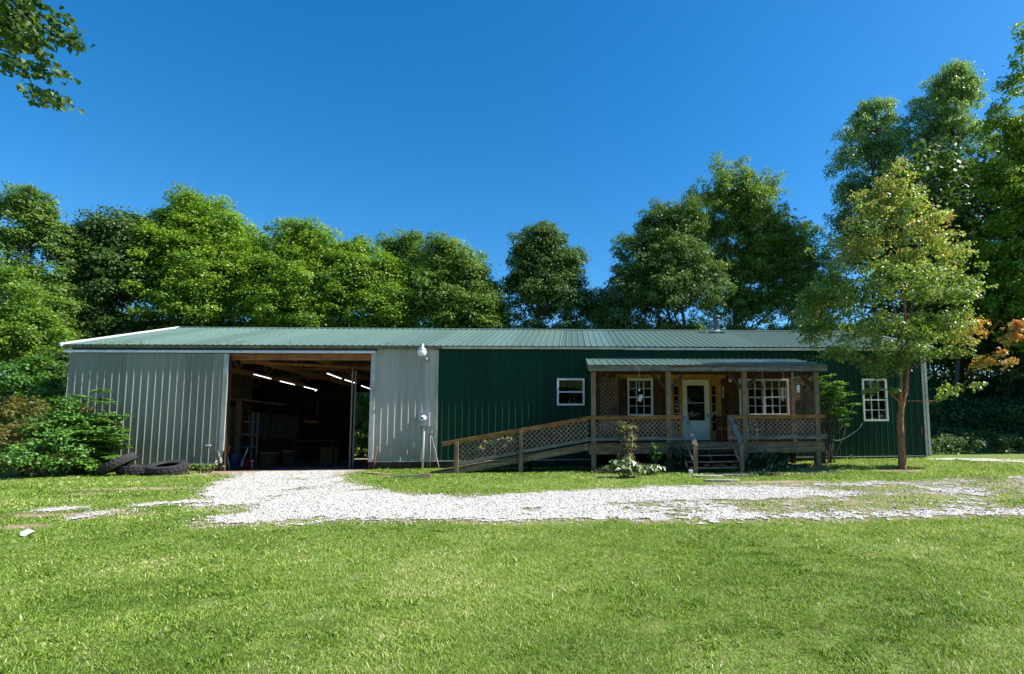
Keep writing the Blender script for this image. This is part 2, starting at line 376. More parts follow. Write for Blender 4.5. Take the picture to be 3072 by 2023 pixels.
# ================================================================== GROUND
def inpoly(x, y, poly):
    x = np.asarray(x); y = np.asarray(y); r = np.zeros(x.shape, bool); n = len(poly)
    for i in range(n):
        x0, y0 = poly[i]; x1, y1 = poly[(i+1) % n]
        c = ((y0 > y) != (y1 > y)) & (x < (x1-x0)*(y-y0)/(y1-y0+1e-12)+x0); r ^= c
    return r
def segdist(x, y, poly):
    d = np.full(np.shape(x), 1e9); n = len(poly)
    for i in range(n):
        x0, y0 = poly[i]; x1, y1 = poly[(i+1) % n]; dx, dy = x1-x0, y1-y0
        t = np.clip(((x-x0)*dx+(y-y0)*dy)/(dx*dx+dy*dy+1e-9), 0, 1); d = np.minimum(d, np.hypot(x-x0-t*dx, y-y0-t*dy))
    return d
def gpoly(pts): return [tuple(G(*p)[:2]) for p in pts]
DRIVE = [(4.95, -.1), (9.3, -.1), (9.45, -.9)]+gpoly([ (1015, 1428), (1070, 1457), (1130, 1473), (1210, 1483), (1330, 1485), (1480, 1486), (1600, 1479), (1760, 1471), (1900, 1463), (2100, 1456),
               (2200, 1449), (2400, 1441), (2700, 1432), (3072, 1420), (3400, 1415), (3400, 1560), (3072, 1562), (2800, 1564), (2500, 1571), (2200, 1567), (1900, 1563), (1600, 1565), (1200, 1569), (900, 1566),
               (720, 1577), (600, 1584), (625, 1560), (700, 1540), (600, 1520), (610, 1485), (660, 1450), (715, 1430)])
STRIP = gpoly([(1440, 1527), (1700, 1511), (2200, 1497), (2700, 1485), (3400, 1470), (3400, 1524), (2600, 1537), (2000, 1545), (1500, 1545)])
PATCH = gpoly([(800, 1445), (900, 1432), (980, 1450), (960, 1480), (900, 1500), (790, 1515), (720, 1535), (640, 1525), (760, 1490)])
FADE = gpoly([(2150, 1400), (3500, 1390), (3500, 1475), (2600, 1478), (2250, 1462)])
def sdist(x, y, poly): return np.where(inpoly(x, y, poly), 1, -1)*segdist(x, y, poly)
def gravel(x, y):
    v = np.clip(.5+sdist(x, y, DRIVE)*1.1, 0, 1.35)
    v = v-sstep(sdist(x, y, STRIP), -.35, .35)*.62-sstep(sdist(x, y, PATCH), -.4, .4)*.5
    v = v-.5*sstep(y, -1.6, -.5)*(x < 10)
    v = v-.55*sstep(sdist(x, y, FADE), -.5, .7)-.42*sstep(x, 16.5, 23)
    return v
spots = [((130, 1545), 1.0, .22, .8), ((45, 1580), .5, .22, .9), ((390, 1465), 1.7, .28, .75), ((235, 1482), .6, .2, .6), ((520, 1450), .5, .2, .5), ((330, 1545), .9, .4, .55),
         ((600, 1425), 1.0, .5, .6), ((2707, 1412), .9, .5, .8), ((2330, 1446), 1.8, .35, .8), ((2450, 1415), 1.0, .4, .7), ((1180, 1430), 1.0, .25, .6), ((1850, 1430), 1.2, .35, .4), ((2560, 1500), 1.5, .5, .3)]
GSP = [((320, 1538), .5, .45), ((250, 1552), .3, .3), ((440, 1515), .3, .4), ((180, 1528), .35, .35), ((570, 1505), .35, .45)]
_sp = [(G(*p)[:2], a, b, s) for p, a, b, s in spots]; _gs = [(G(*p)[:2], a, b) for p, a, b in GSP]
def soil(x, y):
    v = np.zeros(np.shape(x))
    for c, a, b, s in _sp: v = np.maximum(v, s*np.exp(-((x-c[0])/a)**2-((y-c[1])/b)**2))
    v = np.maximum(v, .95*sstep(x, 4.3, 5.0)*sstep(-x, -9.9, -9.3)*sstep(y, -1.9, -.6))
    return v
def gravel2(x, y):
    v = gravel(x, y)
    for c, a, b in _gs: v = np.maximum(v, .95*np.exp(-((x-c[0])/a)**2-((y-c[1])/b)**2))
    return v
def grid(xs, ys, fz, name, mat, attrs=None, keep=None, kind='structure', parent=None):
    X, Y = np.meshgrid(xs, ys, indexing='ij'); Z = fz(X, Y); nx, ny = X.shape
    V = np.stack([X, Y, Z], -1).reshape(-1, 3); i = np.arange(nx-1)[:, None]*ny+np.arange(ny-1)[None]; i = i.ravel()
    F = np.stack([i, i+ny, i+ny+1, i+1], 1)
    if keep is not None:
        cx = (X[:-1, :-1]+X[1:, 1:])/2; cy2 = (Y[:-1, :-1]+Y[1:, 1:])/2; k = keep(cx, cy2).ravel(); F = F[k]
        u, inv = np.unique(F, return_inverse=True); V = V[u]; F = inv.reshape(F.shape)
    at = {k: ('POINT', f(V[:, 0], V[:, 1])) for k, f in (attrs or {}).items()}
    o = mesh_np(name, V, F, mat, parent, at, smooth=True)
    if kind: o['kind'] = kind
    return o

def m_ground():
    m, t, p, o = newmat('lawn_ground'); v = coords(t)
    n1 = noise(t, v, 26, 6, .75); n2 = noise(t, v, .7, 4); n3 = noise(t, v, 5, 5)
    g = ramp(t, n1, [(.3, (.06, .10, .02)), (.5, (.15, .23, .05)), (.72, (.26, .34, .10))])
    g2 = mix(t, ramp(t, n3, [(.45, (0, 0, 0)), (.7, (1, 1, 1))]), g, (.16, .15, .06))
    s = ramp(t, noise(t, v, 34, 6, .7), [(.3, (.20, .13, .08)), (.7, (.46, .36, .26))])
    a = t.nodes.new('ShaderNodeMath'); a.operation = 'ADD'; t.links.new(attr(t, 'soil'), a.inputs[0]); t.links.new(n3, a.inputs[1])
    f = ramp(t, a.outputs[0], [(.72, (0, 0, 0)), (.92, (1, 1, 1))])
    t.links.new(mix(t, f, g2, s), p.inputs['Base Color']); p.inputs['Roughness'].default_value = .95; p.inputs['Specular IOR Level'].default_value = .1
    bump(t, p, n1, .8, .03); return m
def m_gravel():
    m, t, p, o = newmat('limestone_gravel'); v = coords(t)
    vo = t.nodes.new('ShaderNodeTexVoronoi'); vo.inputs['Scale'].default_value = 38; t.links.new(v, vo.inputs['Vector'])
    c = ramp(t, vo.outputs['Color'], [(0, (.20, .18, .14)), (.22, (.46, .44, .39)), (.6, (.60, .58, .54)), (1, (.74, .73, .70))])
    n = noise(t, v, 9, 6, .7)
    c = mix(t, ramp(t, n, [(.50, (0, 0, 0)), (.70, (.8, .8, .8))]), c, (.24, .20, .13))
    t.links.new(c, p.inputs['Base Color']); p.inputs['Roughness'].default_value = .9
    bump(t, p, vo.outputs['Distance'], 1.0, .02); return m
MG, MV = m_ground(), m_gravel()
fine_x = np.concatenate([[-400, -200, -100, -60, -40, -25], np.arange(-16, 46, .3), [50, 60, 80, 120, 200, 400]])
fine_y = np.concatenate([np.arange(-60, -22, 4), np.arange(-21, 14, .3), [16, 20, 30, 45, 70, 110, 200, 500, 900]])
grid(fine_x, fine_y, lambda x, y: gz(x, y)-.012, 'ground', MG, {'soil': lambda x, y: np.maximum(soil(x, y), .50*sstep(gravel2(x, y), .0, .5))})
def gkeep(x, y): return (gravel2(x, y) > .16) & (gravel2(x, y)+(fbm(x, y, .7, 9, 5)-.5)*1.5+(fbm(x, y, .10, 2, 2)-.5)*.8 > .62)
grid(np.arange(2.5, 40, .042), np.arange(-13.0, -.2, .042), lambda x, y: gz(x, y)+.004+.02*(fbm(x, y, .3, 5, 3)-.5), 'gravel_driveway', MV, keep=gkeep)
# gravel path that leaves along the wood on the right
pa = [G(2860, 1377)[:2], G(3000, 1381)[:2], G(3200, 1390)[:2], G(3600, 1400)[:2]]
def pkeep(x, y):
    yc = np.interp(x, [p[0] for p in pa], [p[1] for p in pa]); return np.abs(y-yc)+(fbm(x, y, .5, 8, 3)-.5)*.7 < .55*sstep(x, pa[0][0]-1.5, pa[0][0]+1)
grid(np.arange(28, 48, .1), np.arange(-8, 9, .1), lambda x, y: gz(x, y)+.006, 'gravel_path', MV, keep=pkeep)

# stones lying on the gravel
def stones(n):
    x = rng.uniform(4, 36, n); y = rng.uniform(-12, -1.2, n)
    k = gkeep(x, y) | (gravel2(x, y)+(rng.random(n)-.5)*1.1 > .60); x, y = x[k], y[k]; n = len(x)
    r = rng.uniform(.006, .016, n)*(1+.9*(rng.random(n) < .04)); a = rng.uniform(0, 6.28, n)
    d = np.array([[1, 0, 0], [0, 1, 0], [-1, 0, 0], [0, -1, 0], [0, 0, .8], [0, 0, -.5]])
    D = d[None]*rng.uniform(.6, 1.2, (n, 6, 1))*r[:, None, None]
    c, s = np.cos(a), np.sin(a); Dx = D[..., 0]*c[:, None]-D[..., 1]*s[:, None]; Dy = D[..., 0]*s[:, None]+D[..., 1]*c[:, None]
    z = gz(x, y)+.012
    V = np.stack([Dx+x[:, None], Dy+y[:, None], D[..., 2]+z[:, None]], -1).reshape(-1, 3)
    t = np.array([[0, 1, 4], [1, 2, 4], [2, 3, 4], [3, 0, 4], [1, 0, 5], [2, 1, 5], [3, 2, 5], [0, 3, 5]])
    F = (np.arange(n)[:, None, None]*6+t[None]).reshape(-1, 3)
    m, tt, p, o = newmat('gravel_stone'); cc = ramp(tt, attr(tt, 'tint'), [(0, (.13, .11, .09)), (.24, (.40, .37, .32)), (.6, (.60, .58, .53)), (1, (.78, .77, .74))])
    tt.links.new(cc, p.inputs['Base Color']); p.inputs['Roughness'].default_value = .85
    o = mesh_np('gravel_stones', V, F, m, None, {'tint': ('FACE', np.repeat(rng.random(n), 8))}); o['kind'] = 'stuff'
stones(170000)

# grass blades
def m_grass():
    m, t, p, o = newmat('grass_blades')
    col = ramp(t, attr(t, 'tint'), [(0, (.04, .09, .012)), (.35, (.15, .26, .03)), (.65, (.28, .41, .055)), (.88, (.47, .53, .17)), (1, (.70, .64, .40))])
    t.links.new(col, p.inputs['Base Color']); p.inputs['Roughness'].default_value = .55; p.inputs['Specular IOR Level'].default_value = .22
    tr = t.nodes.new('ShaderNodeBsdfTranslucent'); t.links.new(mix(t, 1.0, col, (1.3, 1.3, .7), 'MULTIPLY'), tr.inputs['Color'])
    ms = t.nodes.new('ShaderNodeMixShader'); ms.inputs[0].default_value = .35
    t.links.new(p.outputs[0], ms.inputs[1]); t.links.new(tr.outputs[0], ms.inputs[2]); t.links.new(ms.outputs[0], o.inputs[0]); return m
def grass():
    PX = []; 
    d = math.sin(1)
    for (r0, r1, dens, h, w) in ((1.2, 3.0, 5000, .022, .004), (3.0, 5.2, 14000, .022, .0040), (5.2, 7.5, 8500, .023, .0052), (7.5, 10.5, 4600, .024, .0068), (10.5, 15, 2200, .026, .0095), (15, 24, 900, .030, .014)):
        A = .5*(r1*r1-r0*r0)*R(124); n = int(A*dens)
        rr = np.sqrt(rng.uniform(r0*r0, r1*r1, n)); th = rng.uniform(R(-64), R(60), n)
        x = CAM[0]+rr*np.sin(th); y = CAM[1]+rr*np.cos(th)
        PX.append(np.stack([x, y, np.full(n, h), np.full(n, w)], 1))
    A = np.concatenate(PX); x, y = A[:, 0], A[:, 1]
    k = (y < 0) | (x > 29.8) | (x < -.4)
    k &= ~((x > 4.7) & (x < 9.6) & (y > -1.2))
    k &= ~((x > 17) & (x < 24.3) & (y > -2.5)) & ~((x > 19.9) & (x < 21.6) & (y > -3.6)) & ~((x > 13.4) & (x < 17) & (y > -2.4) & (y < -1.0))
    so = soil(x, y)
    gv = gravel2(x, y)+(fbm(x, y, .7, 9, 5)-.5)*1.5+(fbm(x, y, .14, 2, 2)-.5)*.9
    k &= rng.random(len(x)) > np.clip(so*1.5+(fbm(x, y, .4, 21, 3)-.5)*1.2, 0, .985)*(so > .08)
    k &= (gv < .50) | (rng.random(len(x)) < np.clip(1.15-gv, 0.03, .6))
    k &= rng.random(len(x)) < .55+.9*fbm(x, y, .25, 17, 3)
    A = A[k]; x, y = A[:, 0], A[:, 1]; n = len(x); gv = gv[k]
    pt = fbm(x, y, 1.6, 31, 4); pt2 = fbm(x, y, .22, 41, 3)
    h = A[:, 2]*.9*(.45+1.0*rng.random(n))*(.75+.6*pt2)*np.where(gv > .2, .6, 1)
    h *= 1+1.1*(rng.random(n) < .03)
    dry = sstep(fbm(x, y, 1.1, 91, 4), .56, .70)*(rng.random(n) < .55)
    w = A[:, 3]*(.6+.8*rng.random(n))*(1+.9*(pt2 > .62))
    a = rng.uniform(0, 6.28, n); lean = rng.uniform(.2, 1.9, n)*h; b = a+rng.normal(size=n)*.6
    z = gz(x, y)-.012
    wx, wy_ = np.cos(a)*w/2, np.sin(a)*w/2; lx, ly = -np.sin(b)*lean, np.cos(b)*lean
    V = np.stack([np.stack([x-wx, y-wy_, z], 1), np.stack([x+wx, y+wy_, z], 1), np.stack([x+wx*.8+lx*.4, y+wy_*.8+ly*.4, z+h*.62], 1), np.stack([x-wx*.8+lx*.4, y-wy_*.8+ly*.4, z+h*.62], 1),
                  np.stack([x+lx, y+ly, z+h], 1)], 1).reshape(-1, 3)
    i = np.arange(n)*5
    F = np.concatenate([np.stack([i, i+1, i+2], 1), np.stack([i, i+2, i+3], 1), np.stack([i+3, i+2, i+4], 1)])
    tint = np.clip(.10+.66*rng.random(n)**1.3+.45*(pt-.38)+.4*(rng.random(n) < .09)+.12*(gv > .3)+.10*sstep(x, 10, 24)*rng.random(n)+.45*dry*rng.random(n)-.10*sstep(fbm(x, y, .9, 95, 3), .5, .62), 0, 1)
    o = mesh_np('grass', V, F, m_grass(), None, {'tint': ('FACE', np.tile(tint, 3))}); tag(o, kind='stuff')
    print('grass blades', n)
grass()
# clover and broad weed leaves low in the lawn
def clover():
    n = 26000; rr = np.sqrt(rng.uniform(9, 330, n)); th = rng.uniform(R(-46), R(44), n); x = CAM[0]+rr*np.sin(th); y = CAM[1]+rr*np.cos(th)
    k = (fbm(x, y, .8, 52, 3) > .53) & (y < -2.7) & (gravel2(x, y) < .35) & (soil(x, y) < .3); x, y = x[k], y[k]; n = len(x)
    P_ = np.stack([x, y, gz(x, y)+rng.uniform(.005, .035, n)], 1); N_ = unit(np.array([0, 0, 1.])+.5*rng.normal(size=(n, 3)))
    L = rng.uniform(.012, .03, n)*np.clip(rr[k]/8, .8, 1.8)
    tag(leaf_mesh('clover', P_, N_, L, L*.8, LV['mid'], None, np.clip(.5+.5*rng.random(n), 0, 1), (0, 0, 0)), kind='stuff')
clover()

# ================================================================== THE LONG METAL BUILDING
GP = .2286
EZ, RY, RZ = 3.991, 5.226, 5.648
BL, BR, BACK = -.17, 29.55, 10.45
slope = (RZ-EZ)/(RY+.13)
def roofz(y): return EZ+(y+.13)*slope if y < RY else RZ-(y-RY)*slope
def rib_profile(x0, x1, phase=0.0, h=.019, wb=.036, wt=.010):
    xs = [(x0, 0)]; k0 = math.floor((x0-phase)/GP)-1
    for k in range(k0, int((x1-phase)/GP)+2):
        c = phase+k*GP
        for dx, hh in ((-wb, 0), (-wt, h), (wt, h), (wb, 0)):
            if x0 < c+dx < x1: xs.append((c+dx, hh))
        for c2 in (c+GP*.36, c+GP*.64):
            for dx, hh in ((-.012, 0), (0, .0035), (.012, 0)):
                if x0 < c2+dx < x1: xs.append((c2+dx, hh))
    xs.append((x1, 0)); return xs
def ribbed_wall(name, x0, x1, z0, z1, Y, mat, parent, holes=(), phase=0.0, label=None, dirn=-1):
    pr = rib_profile(x0, x1, phase)
    def hv(x):
        for (a, ha), (b, hb) in zip(pr, pr[1:]):
            if a <= x <= b: return ha+(hb-ha)*(x-a)/(b-a+1e-9)
        return 0
    for h in holes:
        for e in (h[0], h[1]): 
            if x0 < e < x1: pr.append((e, hv(e))); pr.sort()
    m = MB((x0, Y, z0))
    for (a, ha), (b, hb) in zip(pr, pr[1:]):
        if b-a < 1e-6: continue
        mid = (a+b)/2; iv = [(z0, z1)]
        for hx0, hx1, hz0, hz1 in holes:
            if hx0 < mid < hx1:
                nv = []
                for (p, q) in iv:
                    if hz0 > p: nv.append((p, min(q, hz0)))
                    if hz1 < q: nv.append((max(p, hz1), q))
                iv = nv
        for p, q in iv:
            if q-p > 1e-4: m.add([(a, Y+dirn*ha, p), (b, Y+dirn*hb, p), (b, Y+dirn*hb, q), (a, Y+dirn*ha, q)], [(0, 1, 2, 3)])
    o = m.build(name, mat, None, label=label); o.location = (x0, Y, z0); o.parent = parent; return o

B = thing('metal_building', 'long green and grey metal pole building with open barn bay, windows and green roof', 'building', (0, 0, 0))
XO0, XO1 = 4.75, 9.53          # barn opening
XG = 11.75                      # grey sheets meet green sheets
def rect(px0, py0, px1, py1, Y=0):
    a = wy(px0, py0, Y); b = wy(px1, py1, Y); return [a[0], b[0], b[1], a[1]]
W1 = rect(1672, 1137, 1753, 1216); W2 = rect(1882, 1138, 1958, 1247); W3 = rect(2215, 1139, 2365, 1246); W4 = rect(2584, 1138, 2663, 1263)
DR = rect(2013, 1140, 2163, 1316); DR[3] = W2[3]
ribbed_wall('wall', BL, XO0, 0, 3.9, 0, M['wall_grey'], B, label='grey metal siding behind the sliding door')
ribbed_wall('wall', XO1, XG, 0.0, 3.9, 0, M['wall_grey'], B, phase=.05, label='light grey metal siding beside the barn opening')
ribbed_wall('wall', XG, 29.36, 0.0, 3.95, 0, M['wall_green'], B, holes=[tuple(W1), tuple(W2), tuple(W3), tuple(W4), tuple(DR)], phase=.05, label='dark green metal siding')
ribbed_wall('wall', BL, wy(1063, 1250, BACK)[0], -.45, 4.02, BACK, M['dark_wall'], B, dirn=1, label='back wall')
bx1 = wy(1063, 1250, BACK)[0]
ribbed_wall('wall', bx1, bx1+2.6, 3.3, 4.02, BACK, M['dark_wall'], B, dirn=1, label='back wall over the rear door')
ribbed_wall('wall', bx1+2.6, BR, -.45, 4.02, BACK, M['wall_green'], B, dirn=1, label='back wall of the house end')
for x, mt in ((BL, M['wall_grey']), (BR, M['wall_green'])):
    m = MB((x, 0, 0)); m.add([(x-.02, 0.003, 0), (x-.02, BACK-.003, 0), (x-.02, BACK-.003, EZ), (x-.02, RY, RZ-.06), (x-.02, 0.003, EZ)], [(0, 1, 2, 3, 4)])
    m.add([(x+.02, 0.003, 0), (x+.02, BACK-.003, 0), (x+.02, BACK-.003, EZ), (x+.02, RY, RZ-.06), (x+.02, 0.003, EZ)], [(0, 1, 2, 3, 4)])
    o = m.build('end_wall', mt); o.location = (x, 0, 0); o.parent = B
# roof: two ribbed slopes
def ribbed_roof(name, x0, x1, y0, z0, y1, z1, mat, parent, phase=0.0, thick=.012, label=None, under=None):
    pr = rib_profile(x0, x1, phase, .021); d = np.array([0, y1-y0, z1-z0]); d /= np.linalg.norm(d); nn = np.array([0, -d[2], d[1]])
    if nn[2] < 0: nn = -nn
    m = MB((x0, y0, z0)); vs = []; fs = []
    ny = 2
    for i, (x, h) in enumerate(pr):
        for (yy, zz) in ((y0, z0), (y1, z1)):
            vs.append(np.array([x, yy, zz])+nn*h)
        for (yy, zz) in ((y0, z0), (y1, z1)):
            vs.append(np.array([x, yy, zz])+nn*(h-thick))
    for i in range(len(pr)-1):
        a = i*4; b = a+4; fs += [(a, b, b+1, a+1), (a+2, a+3, b+3, b+2), (a, a+2, b+2, b), (a+1, b+1, b+3, a+3)]
    m.add(vs, fs); o = m.build(name, mat, None, label=label); o.location = (x0, y0, z0); o.parent = parent; return o
ribbed_roof('roof', -.42, 29.75, -.13, EZ, RY, RZ, M['roof'], B, phase=0, label='front slope of ribbed green metal roof')
ribbed_roof('roof', -.42, 29.75, BACK+.2, EZ, RY, RZ, M['roof'], B, phase=0, label='rear slope of ribbed green metal roof')
m = MB((0, RY, RZ))
m.add([(-.43, RY-.16, RZ-.16*slope+.028), (29.76, RY-.16, RZ-.16*slope+.028), (29.76, RY, RZ+.04), (-.43, RY, RZ+.04), (-.43, RY+.16, RZ-.16*slope+.028), (29.76, RY+.16, RZ-.16*slope+.028)], [(0, 1, 2, 3), (3, 2, 5, 4)])
o = m.build('ridge_cap', M['roof'], None); o.location = (0, RY, RZ); o.parent = B
for x, s in ((-.43, -1), (29.76, 1)):
    m = MB((x, -.2, EZ))
    m.beam((x, -.21, EZ-.02), (x, RY, RZ-.0), .05, .10); m.beam((x, BACK+.21, EZ-.02), (x, RY, RZ-.0), .05, .10)
    o = m.build('rake_trim', M['white_trim'], None); o.location = (x, -.2, EZ); o.parent = B
def part(mb, name, mat, parent, label=None, smooth=False, bevel=0):
    o = mb.build(name, mat, None, smooth, label, bevel); o.location = tuple(mb.o); o.parent = parent
    return o
def sub(mb, name, mat, parent_part, label=None, smooth=False, bevel=0):   # parent part sits at mb-independent location
    pl = np.array(parent_part.location); mb2 = mb; o = mb.build(name, mat, None, smooth, label, bevel)
    o.parent = parent_part; o.location = tuple(mb.o-pl); return o
# gutter, fascia
m = MB((-.45, -.2, 3.93)).box(-.45, 11.95, -.135, -.055, 3.885, 3.965); part(m, 'gutter', M['gutter_dark'], B, 'mossy dark gutter over the barn end', bevel=.012)
m = MB((-.4, -.15, 3.86)).box(-.18, 9.7, -.05, -.022, 3.80, 3.90); part(m, 'fascia', M['fascia_dark'], B)
m = MB((11.95, -.2, 3.93)); m.add([(11.95, -.13, 3.965), (11.95, -.13, 3.885), (11.95, -.05, 3.885), (11.95, -.05, 3.965), (18.3, -.13, 3.965), (18.3, -.13, 3.885), (18.3, -.05, 3.885), (18.3, -.05, 3.965)], [(0, 1, 2, 3), (4, 7, 6, 5), (0, 4, 5, 1), (1, 5, 6, 2), (2, 6, 7, 3)])
part(m, 'gutter', M['gutter_tan'], B, 'tan gutter over the green wall', bevel=.01)
m = MB((18.31, -.2, 3.93)).box(18.31, 29.7, -.13, -.05, 3.87, 3.95); part(m, 'gutter', M['grey_trim'], B, 'grey green gutter above the porch', bevel=.01)
# sliding door, its track
SY = -.10
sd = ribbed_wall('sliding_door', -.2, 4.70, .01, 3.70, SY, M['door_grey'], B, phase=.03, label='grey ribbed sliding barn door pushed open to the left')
m = MB((4.70, SY, .3)).box(4.70, 4.86, SY-.022, SY+.02, .42, 3.70); sub(m, 'edge_trim', M['grey_trim'], sd, bevel=.01)
# dented bottom corner of the door
m = MB((4.7, SY, 0)); vs = []; fs = []
for i in range(9):
    for j in range(9):
        x = 4.66+.19*i/8-.03*max(0, (4-j)/4)*math.sin(i); z = .02+.42*j/8; k = (1-j/8)
        y = SY-.02-k*(.05*math.sin(i*1.1+j*.9)+.045*math.cos(j*1.7-i*.6))-.02*k; vs.append((x, y, z))
for i in range(8):
    for j in range(8): a = i*9+j; fs.append((a, a+9, a+10, a+1))
m.add(vs, fs); sub(m, 'dented_corner', M['wall_grey'], sd, smooth=False)
m = MB((2, SY, 0)).box(-.2, 4.66, SY-.01, SY+.03, -.035, .008); sub(m, 'bottom_rail', M['white_trim'], sd)
hx, hzz = wy(627, 1337, SY); m = MB((hx, SY, hzz)).box(hx-.09, hx+.07, SY-.05, SY-.035, hzz-.018, hzz+.018); m.box(hx-.09, hx-.07, SY-.035, SY, hzz-.015, hzz+.015).box(hx+.05, hx+.07, SY-.035, SY, hzz-.015, hzz+.015); sub(m, 'handle', M['white_trim'], sd, bevel=.006)
m = MB((4, -.15, 3.78)).box(-.35, 9.68, -.15, -.052, 3.725, 3.80).box(-.35, 9.68, -.155, -.145, 3.715, 3.745); part(m, 'door_track', M['track'], B, bevel=.015)
m = MB((9.53, 0, 0)).box(XO1-.02, XO1+.14, -.035, .02, .0, 3.80); part(m, 'jamb_trim', M['grey_trim'], B, bevel=.008)
m = MB((XG, 0, 0)).box(XG-.05, XG+.05, -.03, -.004, .02, 3.87); part(m, 'joint_trim', M['wall_grey'], B)
for xa, xb in ((XO1, 29.4), (BL, XO0)): m = MB((xa, 0, -.2)).box(xa, xb, -.02, .03, -.45, -.006); part(m, 'skirt_board', M['wood_dark'], B)
m = MB((10, 0, 0)).box(XO1+.15, 17.2, -.035, -.004, -.004, .016); part(m, 'base_flashing', M['white_trim'], B)
m = MB((25, 0, 0)).box(24.4, 29.36, -.035, -.004, -.004, .012); part(m, 'base_flashing', M['white_trim'], B)
ct = MB((29.45, 0, 0)); ct.box(29.365, 29.42, -.045, .0, .02, 3.87).box(29.42, 29.47, -.03, .0, .02, 3.87).box(29.47, 29.56, -.05, .02, .02, 3.87); cpost = part(ct, 'corner_trim', M['grey_trim'], B, bevel=.006)
rx, rz_ = wy(2765, 1292, -.05); m = MB((rx, -.05, rz_)).box(rx-.025, rx+.025, -.058, -.046, rz_-.14, rz_+.13); sub(m, 'reflector', M['red'], cpost)
# interior
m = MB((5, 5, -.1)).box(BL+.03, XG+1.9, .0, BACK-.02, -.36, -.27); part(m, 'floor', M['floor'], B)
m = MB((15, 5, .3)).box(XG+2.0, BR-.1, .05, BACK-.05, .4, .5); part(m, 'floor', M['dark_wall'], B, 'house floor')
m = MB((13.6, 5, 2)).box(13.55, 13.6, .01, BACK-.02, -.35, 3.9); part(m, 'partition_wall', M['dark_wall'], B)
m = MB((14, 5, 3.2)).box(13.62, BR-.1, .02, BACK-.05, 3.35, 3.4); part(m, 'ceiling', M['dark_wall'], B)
m = MB((7, .06, 3.7)).box(XO0-.1, XO1+.1, .01, .06, 3.60, 3.86).box(XO0-.1, XO1+.1, .062, .10, 3.50, 3.78); part(m, 'header_beam', M['wood_beam_x'], B)
m = MB((4.75, 0, 1)).box(XO0-.03, XO0+.10, -.03, .12, -.34, 3.6); part(m, 'jamb_post', M['wood_dark'], B)
m = MB((9.6, 0, 1)).box(XO1+.0, XO1+.14, .03, .17, -.34, 3.6); part(m, 'jamb_post', M['wood_dark'], B)
for i, x in enumerate((.3, 2.7, 5.1, 7.5, 9.9, 12.3)):
    m = MB((x, 5.2, 3.7))
    m.beam((x, .12, 3.62), (x, BACK-.1, 3.62), .04, .20); m.beam((x, .02, EZ-.10), (x, RY, RZ-.14), .04, .14); m.beam((x, BACK-.02, EZ-.10), (x, RY, RZ-.14), .04, .14)
    P_ = [(1.5, 3.7), (2.9, roofz(2.9)-.15), (4.2, 3.7), (RY, RZ-.2), (6.3, 3.7), (7.6, roofz(7.6)-.15), (9, 3.7)]
    for (a, b), (c, d) in zip(P_, P_[1:]): m.beam((x+.03, a, b), (x+.03, c, d), .035, .10)
    part(m, 'roof_truss', M['wood_beam'], B)
m = MB((6, 5, 4.5))
for y in np.arange(.5, BACK, .62): m.box(BL, 13.5, y-.02, y+.02, roofz(y)-.105, roofz(y)-.02)
part(m, 'purlins', M['wood_beam_x'], B)
m = MB((6, 1, 3.5))
m.beam((4.9, .5, 3.5), (9.4, 2.6, 3.5), .04, .09).beam((5.1, 4.2, 3.72), (12, 4.2, 3.72), .04, .09).beam((4, 7, 3.72), (12, 7, 3.72), .04, .09); part(m, 'cross_brace', M['wood_beam_x'], B)
m = MB((10, 1, 1))
for px, yy in ((1052, .9), (1062, 1.3)):
    x, z = wy(px, 1300, yy); m.tube([(x, yy, -.3), (x, yy, 3.3)], .028 if px < 1060 else .035, 8)
part(m, 'rear_track_post', M['bark_pale'], B)
# chimney flue
c = wp(2149, 985, 4.4); rz0 = roofz(4.4)
ch = MB((c[0], 4.4, rz0)).lathe((c[0], 4.4, rz0), [(.125, -.05), (.125, .52), (.135, .53), (.135, .57), (.125, .58), (.125, .66)], 20); chp = part(ch, 'chimney', M['flue'], B, smooth=True)
m = MB((c[0], 4.4, rz0)).lathe((c[0], 4.4, rz0), [(.19, .68), (.19, .74), (.02, .80)], 20); m.lathe((c[0], 4.4, rz0), [(.15, .62), (.15, .70)], 20); sub(m, 'rain_cap', M['flue'], chp, smooth=True)
m = MB((c[0], 4.4, rz0)).lathe((c[0], 4.4, rz0), [(.24, -.10), (.30, -.02), (.22, .05), (.13, .12)], 20); m.box(c[0]-.35, c[0]+.35, 4.1, 4.7, rz0-.02, rz0+.028); sub(m, 'flashing', M['meter_grey'], chp)

